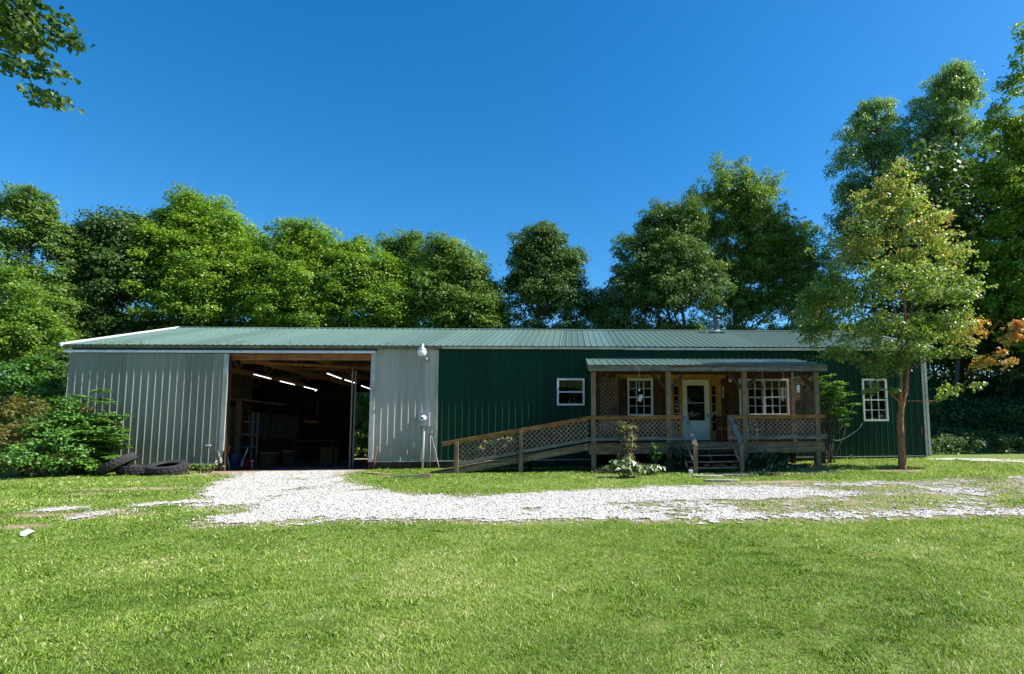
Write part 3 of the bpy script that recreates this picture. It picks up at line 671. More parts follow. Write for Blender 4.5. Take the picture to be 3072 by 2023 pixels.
# windows
def window(r, cols, rows, label, mull=False, Yf=-.03, curtain=None, th=.022, mat=None):
    x0, x1, z0, z1 = r; fw = .055; mat = mat or M['white_trim']; cx, cz = (x0+x1)/2, (z0+z1)/2
    f = MB((cx, Yf, cz))
    for a in ((x0-.012, x0+fw, z0-.012, z1+.012), (x1-fw, x1+.012, z0-.012, z1+.012), (x0+fw, x1-fw, z1-fw, z1+.012), (x0+fw, x1-fw, z0-.012, z0+fw)):
        f.box(a[0], a[1], Yf-.035, .06, a[2], a[3])
    fr = part(f, 'window', mat, B, label, bevel=.004)
    zm = (z0+z1)/2; g = MB((cx, Yf, cz)); secs = [(x0+fw, x1-fw)]
    if mull: g.box(cx-.05, cx+.05, Yf-.03, .05, z0+fw, z1-fw); secs = [(x0+fw, cx-.05), (cx+.05, x1-fw)]
    for a, b in secs:
        g.box(a, b, Yf-.022, .02, zm-.022, zm+.022)
        for k in range(1, cols): x = a+(b-a)*k/cols; g.box(x-th/2, x+th/2, Yf-.008, .005, z0+fw, zm-.022); g.box(x-th/2, x+th/2, Yf-.008, .005, zm+.022, z1-fw)
        for q0, q1 in ((z0+fw, zm-.022), (zm+.022, z1-fw)):
            for k in range(1, rows): z = q0+(q1-q0)*k/rows; g.box(a, b, Yf-.010, .003, z-th/2, z+th/2)
    sub(g, 'sash_bars', mat, fr)
    p = MB((cx, 0, cz)).box(x0+.02, x1-.02, .012, .018, z0+.02, z1-.02); sub(p, 'pane', M['glass'], fr)
    if curtain:
        m = MB((cx, .15, cz)); hgt, mt = curtain; n = int((x1-x0)/.03); vs = []; fs = []
        for i in range(n+1):
            x = x0+(x1-x0)*i/n; y = .15+.03*math.sin(i*1.3)+.01*random.random(); vs += [(x, y, z1-.02), (x, y+.01, z1-hgt+.02*math.sin(i*.7))]
        for i in range(n): fs.append((2*i, 2*i+1, 2*i+3, 2*i+2))
        m.add(vs, fs); sub(m, 'curtain', mt, fr, smooth=True)
    return fr
w1 = window(W1, 1, 1, 'small white window in the dark green wall left of the porch', curtain=(.30, M['curtain']))
sx = W1[0]; m = MB(((W1[0]+W1[1])/2, .1, W1[2]))
for px, hh, rr in ((1708, .22, .035), (1722, .07, .03), (1728, .07, .03)):
    x = wy(px, 1205, .1)[0]; m.lathe((x, .10, W1[2]+.06), [(rr, 0), (rr, hh*.6), (rr*.4, hh*.75), (rr*.4, hh)], 10)
sub(m, 'sill_bottles', M['curtain'], w1)
window(W2, 3, 2, 'white grid window left of the front door', Yf=-.075, curtain=(.32, M['curtain_blue']))
window(W3, 3, 2, 'wide double white grid window right of the front door', mull=True, Yf=-.075, curtain=(.34, M['curtain_blue']))
window(W4, 3, 2, 'white grid window in the green wall behind the young tree', curtain=(.25, M['curtain_blue']))
# boards under the porch
hl = [tuple(W2), tuple(W3), tuple(DR)]
def boards(name, x0, x1, z0, z1, Y, w, mat, parent, holes):
    m = MB(((x0+x1)/2, Y, (z0+z1)/2)); x = x0; i = 0
    while x < x1-.01:
        xe = min(x+w, x1); mid = (x+xe)/2; iv = [(z0, z1)]
        cuts = sorted({x, xe}|{h[0] for h in holes if x < h[0] < xe}|{h[1] for h in holes if x < h[1] < xe})
        dy = .006*((i*7) % 3)
        for a, b in zip(cuts, cuts[1:]):
            iv = [(z0, z1)]
            for h in holes:
                if h[0]-1e-6 < (a+b)/2 < h[1]+1e-6:
                    nv = []
                    for p, q in iv:
                        if h[2] > p: nv.append((p, min(q, h[2])))
                        if h[3] < q: nv.append((max(p, h[3]), q))
                    iv = nv
            for p, q in iv: m.box(a+(.004 if a == x else 0), b-(.004 if b == xe else 0), Y-dy-.012, Y+.02, p, q)
        x = xe; i += 1
    return part(m, name, mat, parent)
boards('porch_cladding', 17.22, 24.35, .5, 3.42, -.047, .19, M['wood_brown'], B, hl)
m = MB((20, -.08, 2.9)).box(18.0, 19.6, -.10, -.075, W2[3]+.015, W2[3]+.16).box(19.9, 21.95, -.10, -.075, DR[3]+.015, DR[3]+.16); part(m, 'lintel_board', M['wood_gold'], B, bevel=.004)
for x in (17.12, 24.38): m = MB((x, -.1, 2)).box(x, x+.09, -.10, -.02, .5, 3.42); part(m, 'corner_board', M['wood_grey_x'], B)
# front door
dx = [wy(p, 1200, -.05)[0] for p in (2013, 2047, 2127, 2163)]; zb, zt = .60, DR[3]
dd = MB((dx[1], -.05, zb))
dd.box(dx[0], dx[0]+.07, -.11, .02, zb, zt).box(dx[3]-.07, dx[3], -.11, .02, zb, zt).box(dx[1]-.09, dx[1], -.10, .02, zb, zt).box(dx[2], dx[2]+.09, -.10, .02, zb, zt).box(dx[0]+.07, dx[3]-.07, -.105, .02, zt-.09, zt)
gl = [wy(p, 1200, -.05)[0] for p in (2022, 2036, 2133, 2147)]; gt = wy(2030, 1160, -.05)[1]; gb = wy(2030, 1294, -.05)[1]
for a, b, g0, g1 in ((dx[0]+.07, dx[1]-.09, gl[0], gl[1]), (dx[2]+.09, dx[3]-.07, gl[2], gl[3])):
    g0, g1 = max(a+.015, g0), min(b-.015, g1)
    dd.box(a, g0, -.07, .0, zb, zt-.09).box(g1, b, -.07, .0, zb, zt-.09).box(g0, g1, -.07, .0, zb, gb).box(g0, g1, -.07, .0, gt, zt-.09)
frame = part(dd, 'door_frame', M['wood_gold'], B, 'golden wood door surround with two narrow sidelights', bevel=.003)
for a, b in ((gl[0], gl[1]), (gl[2], gl[3])):
    a2, b2 = a-.01, b+.01; m = MB(((a+b)/2, 0, 1.8)).box(a2, b2, -.03, -.024, gb, gt); sub(m, 'sidelight_pane', M['glass'], frame)
    m = MB(((a+b)/2, 0, 1.8))
    for k in range(1, 5): z = gb+(gt-gb)*k/5; m.box(a2, b2, -.045, -.031, z-.011, z+.011)
    sub(m, 'sidelight_bars', M['white_trim'], frame)
g0, g1 = wy(2061, 1200, -.08)[0], wy(2113, 1200, -.08)[0]; q1, q0 = wy(2090, 1157, -.08)[1], wy(2090, 1262, -.08)[1]
m = MB((dx[1], -.08, zb)).box(dx[1]+.004, g0, -.11, -.06, zb+.04, zt-.03).box(g1, dx[2]-.004, -.11, -.06, zb+.04, zt-.03).box(g0, g1, -.11, -.06, zb+.04, q0).box(g0, g1, -.11, -.06, q1, zt-.03)
door = part(m, 'storm_door', M['white_paint'], B, 'white storm door with one large dark glass', bevel=.006)
m = MB((g0, -.08, q0)).box(g0-.005, g1+.005, -.088, -.082, q0-.005, q1+.005); sub(m, 'pane', M['glass'], door)
m = MB((g0, -.08, q0)).box(g0, g1, -.10, -.09, (q0+q1)/2-.012, (q0+q1)/2+.012); sub(m, 'glass_bar', M['grey_trim'], door)
hx, hz_ = wy(2124, 1247, -.11); m = MB((hx, -.13, hz_)).box(hx-.015, hx+.02, -.125, -.11, hz_-.07, hz_+.08).box(hx-.05, hx+.01, -.15, -.125, hz_-.01, hz_+.015); sub(m, 'handle', M['black'], door, bevel=.004)
m = MB((dx[1], .02, zb)).box(dx[1], dx[2], .03, .07, zb, zt); part(m, 'inner_door', M['wood_dark'], B)
m = MB((dx[0], -.1, .6)).box(dx[0]-.05, dx[3]+.05, -.20, .02, .585, .60+.02); part(m, 'door_sill', M['wood_grey_x'], B)

# ================================================================== PORCH
PY = -2.4; X0, X1 = 16.97, 24.45; DZ, RB = .58, .235
Pc = thing('covered_porch', 'weathered wooden front porch with lattice railing and green metal roof', 'porch', (X0, PY, -.3))
def pp(mb, name, mat, label=None, bevel=0, smooth=False, par=None):
    par = par or Pc; o = mb.build(name, mat, None, smooth, label, bevel); o.parent = par; o.location = tuple(mb.o-np.array(par.location)); return o
m = MB((20, -1.2, DZ)); x = X0-.02; i = 0
while x < X1+.02:
    m.box(x+.004, min(x+.14, X1+.03), PY-.03-.012*random.random(), -.11, DZ-.038, DZ-.002*(i % 3)); x += .144; i += 1
pp(m, 'deck', M['wood_old'])
m = MB((20, PY, .4)); m.box(X0, X1, PY, PY+.04, .405, .538).box(X0-.003, X1+.003, PY-.006, PY+.035, RB, .40).box(X1-.04, X1+.001, PY+.045, -.1, RB, .538).box(X0, X0+.04, PY+.045, -.1, RB, .538)
pp(m, 'rim_joist', M['wood_old_x'], bevel=.004)
posts = [(17.03, 17.18), (19.38, 19.54), (21.81, 21.97), (24.16, 24.31)]
for a, b in posts:
    m = MB((a, PY, 0)).box(a, b, PY-.07-.008, PY-.008-.001, DZ+.002, 2.80); m.box(a, b, PY+.0, PY+.07, DZ+.002, 2.80); pp(m, 'post', M['wood_old'], bevel=.006)
    m = MB((a, PY, 0)); gzv = float(gz(a, PY)); m.box(a, b, PY-.03, PY+.10, gzv-.1, RB-.003); pp(m, 'foundation_post', M['wood_old'], bevel=.006)
for a in (17.05, 19.4, 21.8, 24.1):
    m = MB((a, -.5, 0)).box(a, a+.13, -.6, -.47, -.3, DZ-.05); pp(m, 'foundation_post', M['wood_dark'], bevel=.004)
# knee braces
for (a, b), dirs in zip(posts, ((1,), (-1, 1), (-1, 1), (-1,))):
    for s in dirs:
        xe = b if s > 0 else a; m = MB((xe, PY, 2.4)).beam((xe-s*.06, PY+.03, 2.22), (xe+s*.42, PY+.03, 2.74), .09, .10, up=(0, 1, 0)); pp(m, 'knee_brace', M['wood_dark'])
# eave beam, rafters, roof
FY = -2.66; ZF = 2.985; ZW = 3.56
m = MB((20, FY, 2.87)).box(16.95, 24.52, FY-.02, FY+.02, 2.79, 2.965); fas = pp(m, 'fascia', M['wood_grey_x'], bevel=.004)
m = MB((20, PY, 2.85)).box(17.0, 24.4, PY-.05, PY+.05, 2.80, 2.90); pp(m, 'beam', M['wood_dark'])
a, b = wy(2003, 1103, FY)[0], wy(2245, 1103, FY)[0]; m = MB((a, FY, 2.94)).box(a, b, FY-.06, FY-.021, 2.925, 2.985); pp(m, 'drip_edge', M['copper'], 'brown metal gutter piece on the porch edge', bevel=.006)
m = MB((20, -1.3, 3.2))
for x in np.arange(17.3, 24.4, .6): m.beam((x, -2.63, ZF-.09), (x, -.12, ZW-.10), .04, .10)
pp(m, 'rafters', M['wood_dark'])
for x in (16.96, 24.50):
    m = MB((x, -1.3, 3.2)).beam((x, FY+.025, ZF-.085), (x, -.05, ZW-.095), .035, .15); pp(m, 'barge_board', M['wood_grey_x'])
prr = ribbed_roof('roof', 16.92, 24.55, FY-.07, ZF-.01, -.03, ZW, M['roof'], None, phase=.02, label='green ribbed metal porch roof'); prr.parent = Pc; prr.location = tuple(np.array(prr.location)-np.array(Pc.location))
m = MB((20, -.05, 3.56)).box(16.92, 24.5, -.06, -.021, 3.562, 3.60); pp(m, 'roof_flashing', M['fascia_dark'])
# lattice helper: strips clipped to a convex polygon given in (u, v); basis maps to world
def lattice(mb, poly, o, eu, ev, nn, sp=.105, w=.036, th=.008, ang=45):
    o = np.array(o, float); eu = np.array(eu, float); ev = np.array(ev, float); nn = np.array(nn, float)
    P = np.array(poly, float)
    for layer, a in enumerate((R(ang), R(-ang))):
        d = np.array([math.cos(a), math.sin(a)]); q = np.array([-d[1], d[0]]); t = P@q
        k = math.ceil(t.min()/sp)
        while k*sp < t.max():
            c = k*sp; pts = []
            for i in range(len(P)):
                p0, p1 = P[i], P[(i+1) % len(P)]; s0, s1 = p0@q-c, p1@q-c
                if (s0 > 0) != (s1 > 0): pts.append(p0+(p1-p0)*s0/(s0-s1))
            if len(pts) == 2 and np.linalg.norm(pts[1]-pts[0]) > .04:
                A, Bq = [o+p[0]*eu+p[1]*ev+nn*(layer*th*1.1) for p in pts]; mb.beam(A, Bq, w, th, up=tuple(nn))
            k += 1
    return mb
def rail_panel(xa, xb, Y=PY):
    m = MB(((xa+xb)/2, Y, 1)); lattice(m, [(xa, .73), (xb, .73), (xb, 1.34), (xa, 1.34)], (0, Y-.02, 0), (1, 0, 0), (0, 0, 1), (0, 1, 0)); pp(m, 'lattice_panel', M['lattice'])
OX0, OX1 = wy(2049, 1252, PY)[0], wy(2182, 1252, PY)[0]
for a, b in ((posts[0][1], posts[1][0]), (posts[1][1], OX0-.1), (OX1+.1, posts[2][0]), (posts[2][1], posts[3][0])): rail_panel(a, b)
m = MB((18.5, PY, 1.38)).box(16.95, OX0+.02, PY-.10, PY-.062, 1.31, 1.392).box(16.95, OX0+.02, PY-.12, PY+.03, 1.392, 1.425); pp(m, 'top_rail', M['wood_rail'], bevel=.004)
m = MB((23, PY, 1.38)).box(OX1-.02, 24.46, PY-.10, PY-.062, 1.31, 1.392).box(OX1-.02, 24.50, PY-.12, PY+.03, 1.392, 1.425); pp(m, 'top_rail', M['wood_rail'], bevel=.004)
m = MB((18.5, PY, .7)).box(16.97, OX0+.02, PY-.10, PY-.062, .655, .755); pp(m, 'bottom_rail', M['wood_grey_x'], bevel=.004)
m = MB((23, PY, .7)).box(OX1-.02, 24.47, PY-.10, PY-.062, .655, .755).box(OX1-.02, 24.5, PY-.12, PY+.03, .755, .785); pp(m, 'bottom_rail', M['wood_grey_x'], bevel=.004)
for a in (OX0-.09, OX1): m = MB((a, PY, 1)).box(a, a+.09, PY-.06, PY+.03, DZ, 1.39); pp(m, 'post', M['wood_old'], bevel=.004)
# upper lattice screens
m = MB((17.8, -.2, 2)); la = rect(1799, 1118, 1857, 1250, -.4); lattice(m, [(la[0], 1.0), (la[1], 1.0), (la[1], 2.85), (la[0], 2.85)], (0, -.4, 0), (1, 0, 0), (0, 0, 1), (0, 1, 0)); pp(m, 'lattice_screen', M['lattice'])
for x in (la[0]-.04, la[1]): m = MB((x, -.2, 2)).box(x, x+.04, -.42, -.38, DZ, 2.95); pp(m, 'screen_frame', M['wood_dark'])
m = MB((24.25, -1.2, 2)); lattice(m, [(-2.3, 1.5), (-.2, 1.5), (-.2, 2.85), (-2.3, 2.75)], (24.27, 0, 0), (0, 1, 0), (0, 0, 1), (1, 0, 0)); lattice(m, [(-2.3, .7), (-.2, .7), (-.2, 1.34), (-2.3, 1.34)], (24.27, 0, 0), (0, 1, 0), (0, 0, 1), (1, 0, 0)); pp(m, 'lattice_screen', M['lattice'], 'lattice closing the right end of the porch')
m = MB((24.25, -1.2, 1.4)).box(24.2, 24.34, -2.33, -.1, 1.37, 1.40).box(24.24, 24.30, -2.33, -.1, .64, .70); pp(m, 'side_rail', M['wood_rail'])
# steps
SYb = -3.42
tre = [(.40, -2.53), (.20, -2.78), (.015, -3.03), (-.15, -3.28)]
for z, y in tre:
    m = MB((20.7, y, z)).box(OX0-.05, OX1+.10, y-.13, y+.02, z-.038, z).box(OX0-.05, OX1+.10, y+.026, y+.14, z-.038, z-.002); pp(m, 'step', M['wood_grey_x'], bevel=.004)
for x in (OX0-.09, (OX0+OX1)/2, OX1+.11):
    m = MB((x, -2.9, 0)); m.beam((x, -2.44, .36), (x, -3.36, -.27), .04, .20); pp(m, 'stringer', M['wood_dark'])
for k, (pt, pb) in enumerate((((2056, 1250), (2086, 1336)), ((2190, 1250), (2225, 1336)))):
    A = wp(*pt, PY-.07); Bq = wp(*pb, SYb)
    m = MB(A).beam(A, Bq, .15, .038); pp(m, 'handrail', M['wood_grey_x'], 'grey sloping handrail beside the steps', bevel=.004)
    gzv = float(gz(Bq[0], SYb)); m = MB(Bq).box(Bq[0]-.055, Bq[0]+.055, SYb-.03, SYb+.08, gzv-.1, Bq[2]-.0); pp(m, 'newel_post', M['wood_gold'] if 0 else M['wood_old'], bevel=.005)
    m = MB(A).beam((A[0]-.03, PY-.05, .66), (Bq[0]-.03, SYb+.06, -.05), .035, .08); pp(m, 'lower_rail', M['wood_grey_x'])

# ================================================================== RAMP
RA = thing('access_ramp', 'long wooden wheelchair ramp with sloping lattice rail rising to the porch', 'ramp', (13.2, PY, -.3))
def rp(mb, name, mat, **k): return pp(mb, name, mat, par=RA, **k)
def q(px, py, Y=PY): x, z = wy(px, py, Y); return np.array([x, Y, z])
hr = [q(1328, 1331), q(1373, 1323), q(1562, 1290), q(1767, 1253)]
for i, (a, b) in enumerate(zip(hr, hr[1:])):
    if i == 1: b2 = b
    m = MB(a).beam(a+[0, -.055, -.035], b+[0, -.055, -.035], .038, .10).beam(a+[0, -.02, .03], b+[0, -.02, .03], .14, .035); rp(m, 'handrail', M['wood_rail'], bevel=.003)
lo = [q(1378, 1392), q(1562, 1356), q(1766, 1319)]
for a, b in zip(lo, lo[1:]): m = MB(a).beam(a+[0, -.05, 0], b+[0, -.05, 0], .038, .10); rp(m, 'bottom_rail', M['wood_grey_x'], bevel=.003)
st = [q(1290, 1424), q(1376, 1413), q(1562, 1380), q(1766, 1343)]
for (a, b) in ((st[0], st[1]), (st[1], st[2]), (st[2], st[3])):
    for dy in (0, 1.25): m = MB(a+[0, dy, 0]).beam(a+[0, dy, 0], b+[0, dy, 0], .04, .165 if a is not st[0] else .11); rp(m, 'stringer', M['wood_old_x'], bevel=.003)
m = MB(st[0]); A, Bq = st[0]+[0, 0, .075], st[3]+[0, 0, .105]; n = int((Bq[0]-A[0])/.145)
for i in range(n):
    t0, t1 = i/n, (i+.95)/n; a = A+(Bq-A)*t0; b = A+(Bq-A)*t1; m.beam(np.array([a[0], PY+.63, a[2]]), np.array([b[0], PY+.63, b[2]]), 1.34, .03)
rp(m, 'walkway', M['wood_old_x'])
for (px, pt) in ((1369.5, 1323), (1563, 1290)):
    x, z = wy(px, pt, PY-.1); gzv = float(gz(x, PY)); m = MB((x, PY, 0)).box(x-.062, x+.062, PY-.125, PY-.022, gzv-.1, z-.02); rp(m, 'post', M['wood_old'], bevel=.005)
    if px < 1400: m = MB((x, PY+1.2, 0)).box(x+.18, x+.30, PY+1.15, PY+1.25, gzv-.1, -.02); rp(m, 'post', M['wood_dark'])
    else: m = MB((x, PY+1.2, 0)).box(x+.1, x+.22, PY+1.15, PY+1.25, gzv-.1, .25); rp(m, 'post', M['wood_dark'])
def lp(a, b, c, d, nm='lattice_panel'):
    m = MB(a); lattice(m, [(p[0], p[2]) for p in (a, b, c, d)], (0, PY-.02, 0), (1, 0, 0), (0, 0, 1), (0, 1, 0)); rp(m, nm, M['lattice'])
lp(lo[0]+[0.03, 0, .03], lo[1]+[-.07, 0, .03], hr[2]+[-.07, 0, -.06], hr[1]+[.06, 0, -.06]); lp(lo[1]+[.07, 0, .03], lo[2]+[0, 0, .03], hr[3]+[0, 0, -.06], hr[2]+[.07, 0, -.06])

# ================================================================== THINGS ON AND ROUND THE BUILDING
def tpart(mb, name, mat, root, **k): return pp(mb, name, mat, par=root, **k)
# yard lamp on the wall
c = wp(1266, 1053, -.55); b0 = wp(1281, 1078, -.03)
YL = thing('yard_light', 'silver dusk lamp with clear ribbed lens above the electric meter', 'lamp', tuple(b0))
m = MB(b0).box(b0[0]-.06, b0[0]+.06, -.06, -.022, b0[2]-.09, b0[2]+.09).lathe((b0[0], -.09, b0[2]), [(.05, -.04), (.05, .04)], 12); tpart(m, 'bracket', M['meter_grey'], YL, bevel=.005)
m = MB(b0).tube([b0+[0, -.06, 0], b0+[-.02, -.2, .02], c+[.06, .08, .02], c+[0, 0, .10]], .022, 8); tpart(m, 'arm', M['steel'], YL, smooth=True)
m = MB(c).lathe(c, [(.055, .24), (.065, .20), (.065, .12), (.12, .08), (.15, .03), (.15, .0), (.13, -.01)], 20); tpart(m, 'housing', M['steel'], YL, smooth=True)
m = MB(c).lathe(c, [(.145, -.005), (.15, -.05), (.12, -.14), (.10, -.17), (.0, -.18)], 20); tpart(m, 'lens', M['lamp_glass'], YL, smooth=True)
# meter
a = wp(1256, 1236, -.16); b = wp(1287, 1280, -.16)
EM = thing('electric_meter', 'grey electric meter box with round glass dial on the grey siding', 'meter', (a[0], -.1, b[2]))
m = MB((a[0], -.1, b[2])).box(a[0], b[0], -.17, -.022, b[2], a[2]).box(a[0]-.01, b[0]+.01, -.18, -.171, b[2]+.02, a[2]+.012); tpart(m, 'box', M['meter_grey'], EM, bevel=.006)
c = ((a[0]+b[0])/2-.01, -.18, a[2]*.56+b[2]*.44)
m = MB(c).lathe(c, [(.10, 0.0), (.10, -.03), (.085, -.035), (.085, -.10), (.07, -.125), (.0, -.13)], 24, axis='y'); tpart(m, 'glass_dial', M['lamp_glass'], EM, smooth=True)
m = MB(c).box(c[0]-.045, c[0]+.035, -.332, -.312, c[2]-.02, c[2]+.03); tpart(m, 'dial_plate', M['black'], EM)
gg = float(gz(c[0], -.2)); m = MB((c[0], -.14, gg)).tube([(c[0]+.01, -.12, b[2]), (c[0]+.01, -.12, b[2]-.12), (c[0]-.0, -.14, gg-.05)], [.028, .034, .034], 10); tpart(m, 'conduit', M['white_trim'], EM, smooth=True)
a = wp(1290, 1293, -.06); b = wp(1298, 1303, -.06)
JB = thing('outlet_box', 'small grey outlet box with a drooping cable beside the meter', 'outlet box', (a[0], -.05, b[2]))
m = MB((a[0], -.05, b[2])).box(a[0], b[0], -.09, -.02, b[2], a[2]); tpart(m, 'box', M['steel'], JB, bevel=.004)
e = wp(1318, 1391, -.5); mid = wp(1302, 1338, -.12)
m = MB((a[0], -.05, b[2])).tube(limb_path((a[0]+.04, -.07, b[2]), mid, n=4, wob=.0)+limb_path(mid, (e[0], e[1], float(gz(e[0], e[1]))+.02), n=4, wob=.02)[1:], .012, 6)
m.tube([(a[0]+.02, -.05, b[2]), (a[0]+.02, -.05, float(gz(a[0], 0))-.02)], .014, 6); m.tube([(a[0]-.06, -.05, b[2]-.1), (a[0]-.06, -.05, float(gz(a[0], 0))-.02)], .010, 6); tpart(m, 'cable', M['cable'], JB, smooth=True)
# loops of cable on the green wall
m = MB((XG, -.05, 1)); m.tube([wp(x, y, -.05) for x, y in ((1306, 1262), (1309, 1268), (1311, 1280), (1310, 1292), (1305, 1302), (1304, 1312))], .009, 6)
tag(m.build('cable_loop', M['cable']), 'short pale cable looping off the seam of grey and green walls', 'cable').location = tuple(m.o)
m = MB((25, -.05, 1)); m.tube([wp(x, y, -.045) for x, y in ((2472, 1305), (2490, 1316), (2508, 1322), (2525, 1320), (2545, 1310), (2565, 1296), (2580, 1283), (2588, 1268))], .010, 6)
tag(m.build('wall_wire', M['cable'], smooth=True), 'thin wire sagging across the green wall right of the porch', 'wire').location = tuple(m.o)
# bent pipes by the opening
p0 = G(1092, 1398); m = MB(p0); m.tube([p0+[-.10, 0, .05], p0+[-.04, 0, .03], p0+[.0, 0, .08], p0+[-.03, 0, .14]], .014, 7)
m.tube([p0+[.02, -.05, -.01], p0+[.16, -.02, .16], p0+[.10, 0, .20]], .014, 7).tube([p0+[.14, 0, .18], p0+[.15, 0, -.02]], .014, 7)
tag(m.build('bent_pipe', M['bark_pale'], smooth=True), 'bent pale pipes on the ground at the corner of the barn opening', 'pipe').location = tuple(p0)
a = wp(1133, 1340, -.05); m = MB(a).tube(limb_path((a[0], -.045, a[2]), (a[0]-.07, -.15, float(gz(a[0], -.15))), n=4, wob=.02), [.014, .013, .012, .012, .010], 6)
tag(m.build('leaning_stick', M['bark_red'], smooth=True), 'thin reddish stick leaning on the grey siding', 'stick').location = tuple(a)

# tyres
def tyre(loc, rot, R0, Wd, hole, label):
    n = 96; prof = []; hw = Wd/2
    raw = [(hole, -hw*.62), (hole+.03, -hw*.80), (R0*.72, -hw*.97), (R0*.90, -hw*.90), (R0*.975, -hw*.80), (R0, -hw*.45), (R0, -hw*.40), (R0, 0), (R0, hw*.40), (R0, hw*.45), (R0*.975, hw*.80), (R0*.90, hw*.90), (R0*.72, hw*.97), (hole+.03, hw*.80), (hole, hw*.62), (hole+.04, hw*.4), (R0-.07, 0), (hole+.04, -hw*.4)]
    V = []; F = []
    for j, (r, h) in enumerate(raw):
        for k in range(n):
            t = 2*math.pi*k/n; rr = r
            if 3 <= j <= 11:
                tr = (k+(j % 2)*2) % 4 < 1 or j in (6, 9); rr = r-(.022 if tr else 0)
            V.append((rr*math.cos(t), rr*math.sin(t), h))
    J = len(raw)
    for j in range(J):
        for k in range(n): F.append((j*n+k, j*n+(k+1) % n, ((j+1) % J)*n+(k+1) % n, ((j+1) % J)*n+k))
    me = bpy.data.meshes.new('tyre'); me.from_pydata(V, [], F); me.update(); o = link('tyre', me, M['rubber']); o.location = loc; o.rotation_euler = rot
    tag(o, label, 'tyre', 'worn tyres dumped by the sliding door'); return o
c = wp(503, 1391, -1.6); c[2] = float(gz(c[0], -1.6))+.20
tyre(tuple(c), (R(13), R(2), 0), .53, .30, .27, 'worn black tyre lying flat, nearest the door handle')
c2 = wp(408, 1400, -1.25); c2[2] = float(gz(c2[0], -1.25))+.15
tyre(tuple(c2), (R(3), R(1), .4), .47, .27, .25, 'worn black tyre lying flat with another leaning on it')
c3 = wp(352, 1391, -1.5); c3[2] = float(gz(c3[0], -1.5))+.35
tyre(tuple(c3), (R(8), R(-31), .2), .50, .27, .26, 'tilted worn tyre propped up beside the bush')

# board, block, slabs, litter on the lawn
a, b = G(1188, 1431), G(1258, 1430); m = MB(a); m.beam(a+[0, 0, .02], b+[0, 0, .03], .18, .035); o = tag(m.build('plank', M['wood_grey_x']), 'grey plank lying in the grass before the ramp foot', 'plank'); o.location = tuple(a)
a, b = G(1256, 1434), G(1292, 1433); m = MB(a).beam(a+[0, 0, .05], b+[0, 0, .05], .14, .12); o = tag(m.build('wood_block', M['wood_old_x'], bevel=.008), 'squared timber block on the grass at the ramp foot', 'timber'); o.location = tuple(a)
a, b = G(1100, 1419), G(1165, 1424); m = MB(a).beam(a+[0, 0, .01], b+[0, 0, .01], .35, .03); o = tag(m.build('flat_board', M['litter'] if 'litter' in M else M['wood_old_x']), 'flat board sunk in the ground beside the barn opening', 'board'); o.location = tuple(a)
for i, (px, py, w, d, lb) in enumerate(((2120, 1430, .85, .42, 'larger stone slab left at the foot of the porch steps'), (2205, 1427, .75, .38, 'stone slab right at the foot of the porch steps'), (2165, 1443, .95, .36, 'cracked stone slab nearest the gravel before the steps'))):
    g = G(px, py); n = 11; poly = [(g[0]+w/2*math.cos(t)*(1+.14*random.uniform(-1, 1)), g[1]+d/2*math.sin(t)*(1+.14*random.uniform(-1, 1))) for t in [2*math.pi*k/n for k in range(n)]]
    zz = g[2]+.015; m = MB(g).add([(x, y, zz-.05) for x, y in poly]+[(x, y, zz+.02) for x, y in poly], [tuple(range(n-1, -1, -1)), tuple(range(n, 2*n))]+[(k, (k+1) % n, (k+1) % n+n, k+n) for k in range(n)])
    o = tag(m.build('stone_slab', M['stone'], bevel=.012), lb, 'stone slab', 'stone slabs before the steps'); o.location = tuple(g)
g = G(78, 1608); V = []; m = MB(g)
for k in range(10): t = 2*math.pi*k/10; V.append(g+[.085*math.cos(t)*(1+.3*math.sin(3*t)), .06*math.sin(t), .03+.03*math.sin(2*t+1)])
m.add(V+[g+[.02, 0, .10]], [(k, (k+1) % 10, 10) for k in range(10)]); o = tag(m.build('litter_scrap', M['white_plastic']), 'crumpled white scrap lying on the lawn at the far left', 'litter'); o.location = tuple(g)
g = G(2072, 1421); m = MB(g).box(g[0]-.06, g[0]+.06, g[1]-.03, g[1]+.02, g[2]-.01, g[2]+.11).box(g[0]-.03, g[0]+.03, g[1]-.045, g[1]-.031, g[2]+.02, g[2]+.09); o = tag(m.build('garden_marker', M['white_plastic'], bevel=.02), 'small pale blue white box at the foot of the left step post', 'box'); o.location = tuple(g)

# porch hangings
def hang(name, px, pyt, pyb, Y, label, cat):
    a = wp(px, pyt, Y); a[2] = 2.79; b = wp(px, pyb, Y); r = thing(name, label, cat, tuple(a)); m = MB(a).tube([a, b], .006, 5); tpart(m, 'cord', M['cable'], r); return r, a, b
r_, a, b = hang('hanging_can', 1918, 1118, 1172, -2.6, 'silver can hanging on a cord before the left porch window', 'ornament')
m = MB(b).lathe(b, [(.0, .05), (.025, .04), (.03, 0), (.0, -.03)], 10); tpart(m, 'ball', M['white_plastic'], r_, smooth=True)
m = MB(b).lathe(b+[.03, 0, -.22], [(.055, -.13), (.07, -.12), (.07, .07), (.05, .10), (.0, .11)], 16, tilt=Matrix.Rotation(R(14), 3, 'Y')); tpart(m, 'can', M['steel'], r_, smooth=True)
r_, a, b = hang('bird_feeder', 2287, 1118, 1150, -2.6, 'red hummingbird feeder hanging before the wide porch window', 'feeder')
m = MB(b).lathe(b, [(.0, .02), (.05, 0), (.055, -.03), (.03, -.05), (.03, -.13), (.05, -.14), (.05, -.17), (.0, -.19)], 14); tpart(m, 'bowl', M['red'], r_, smooth=True)
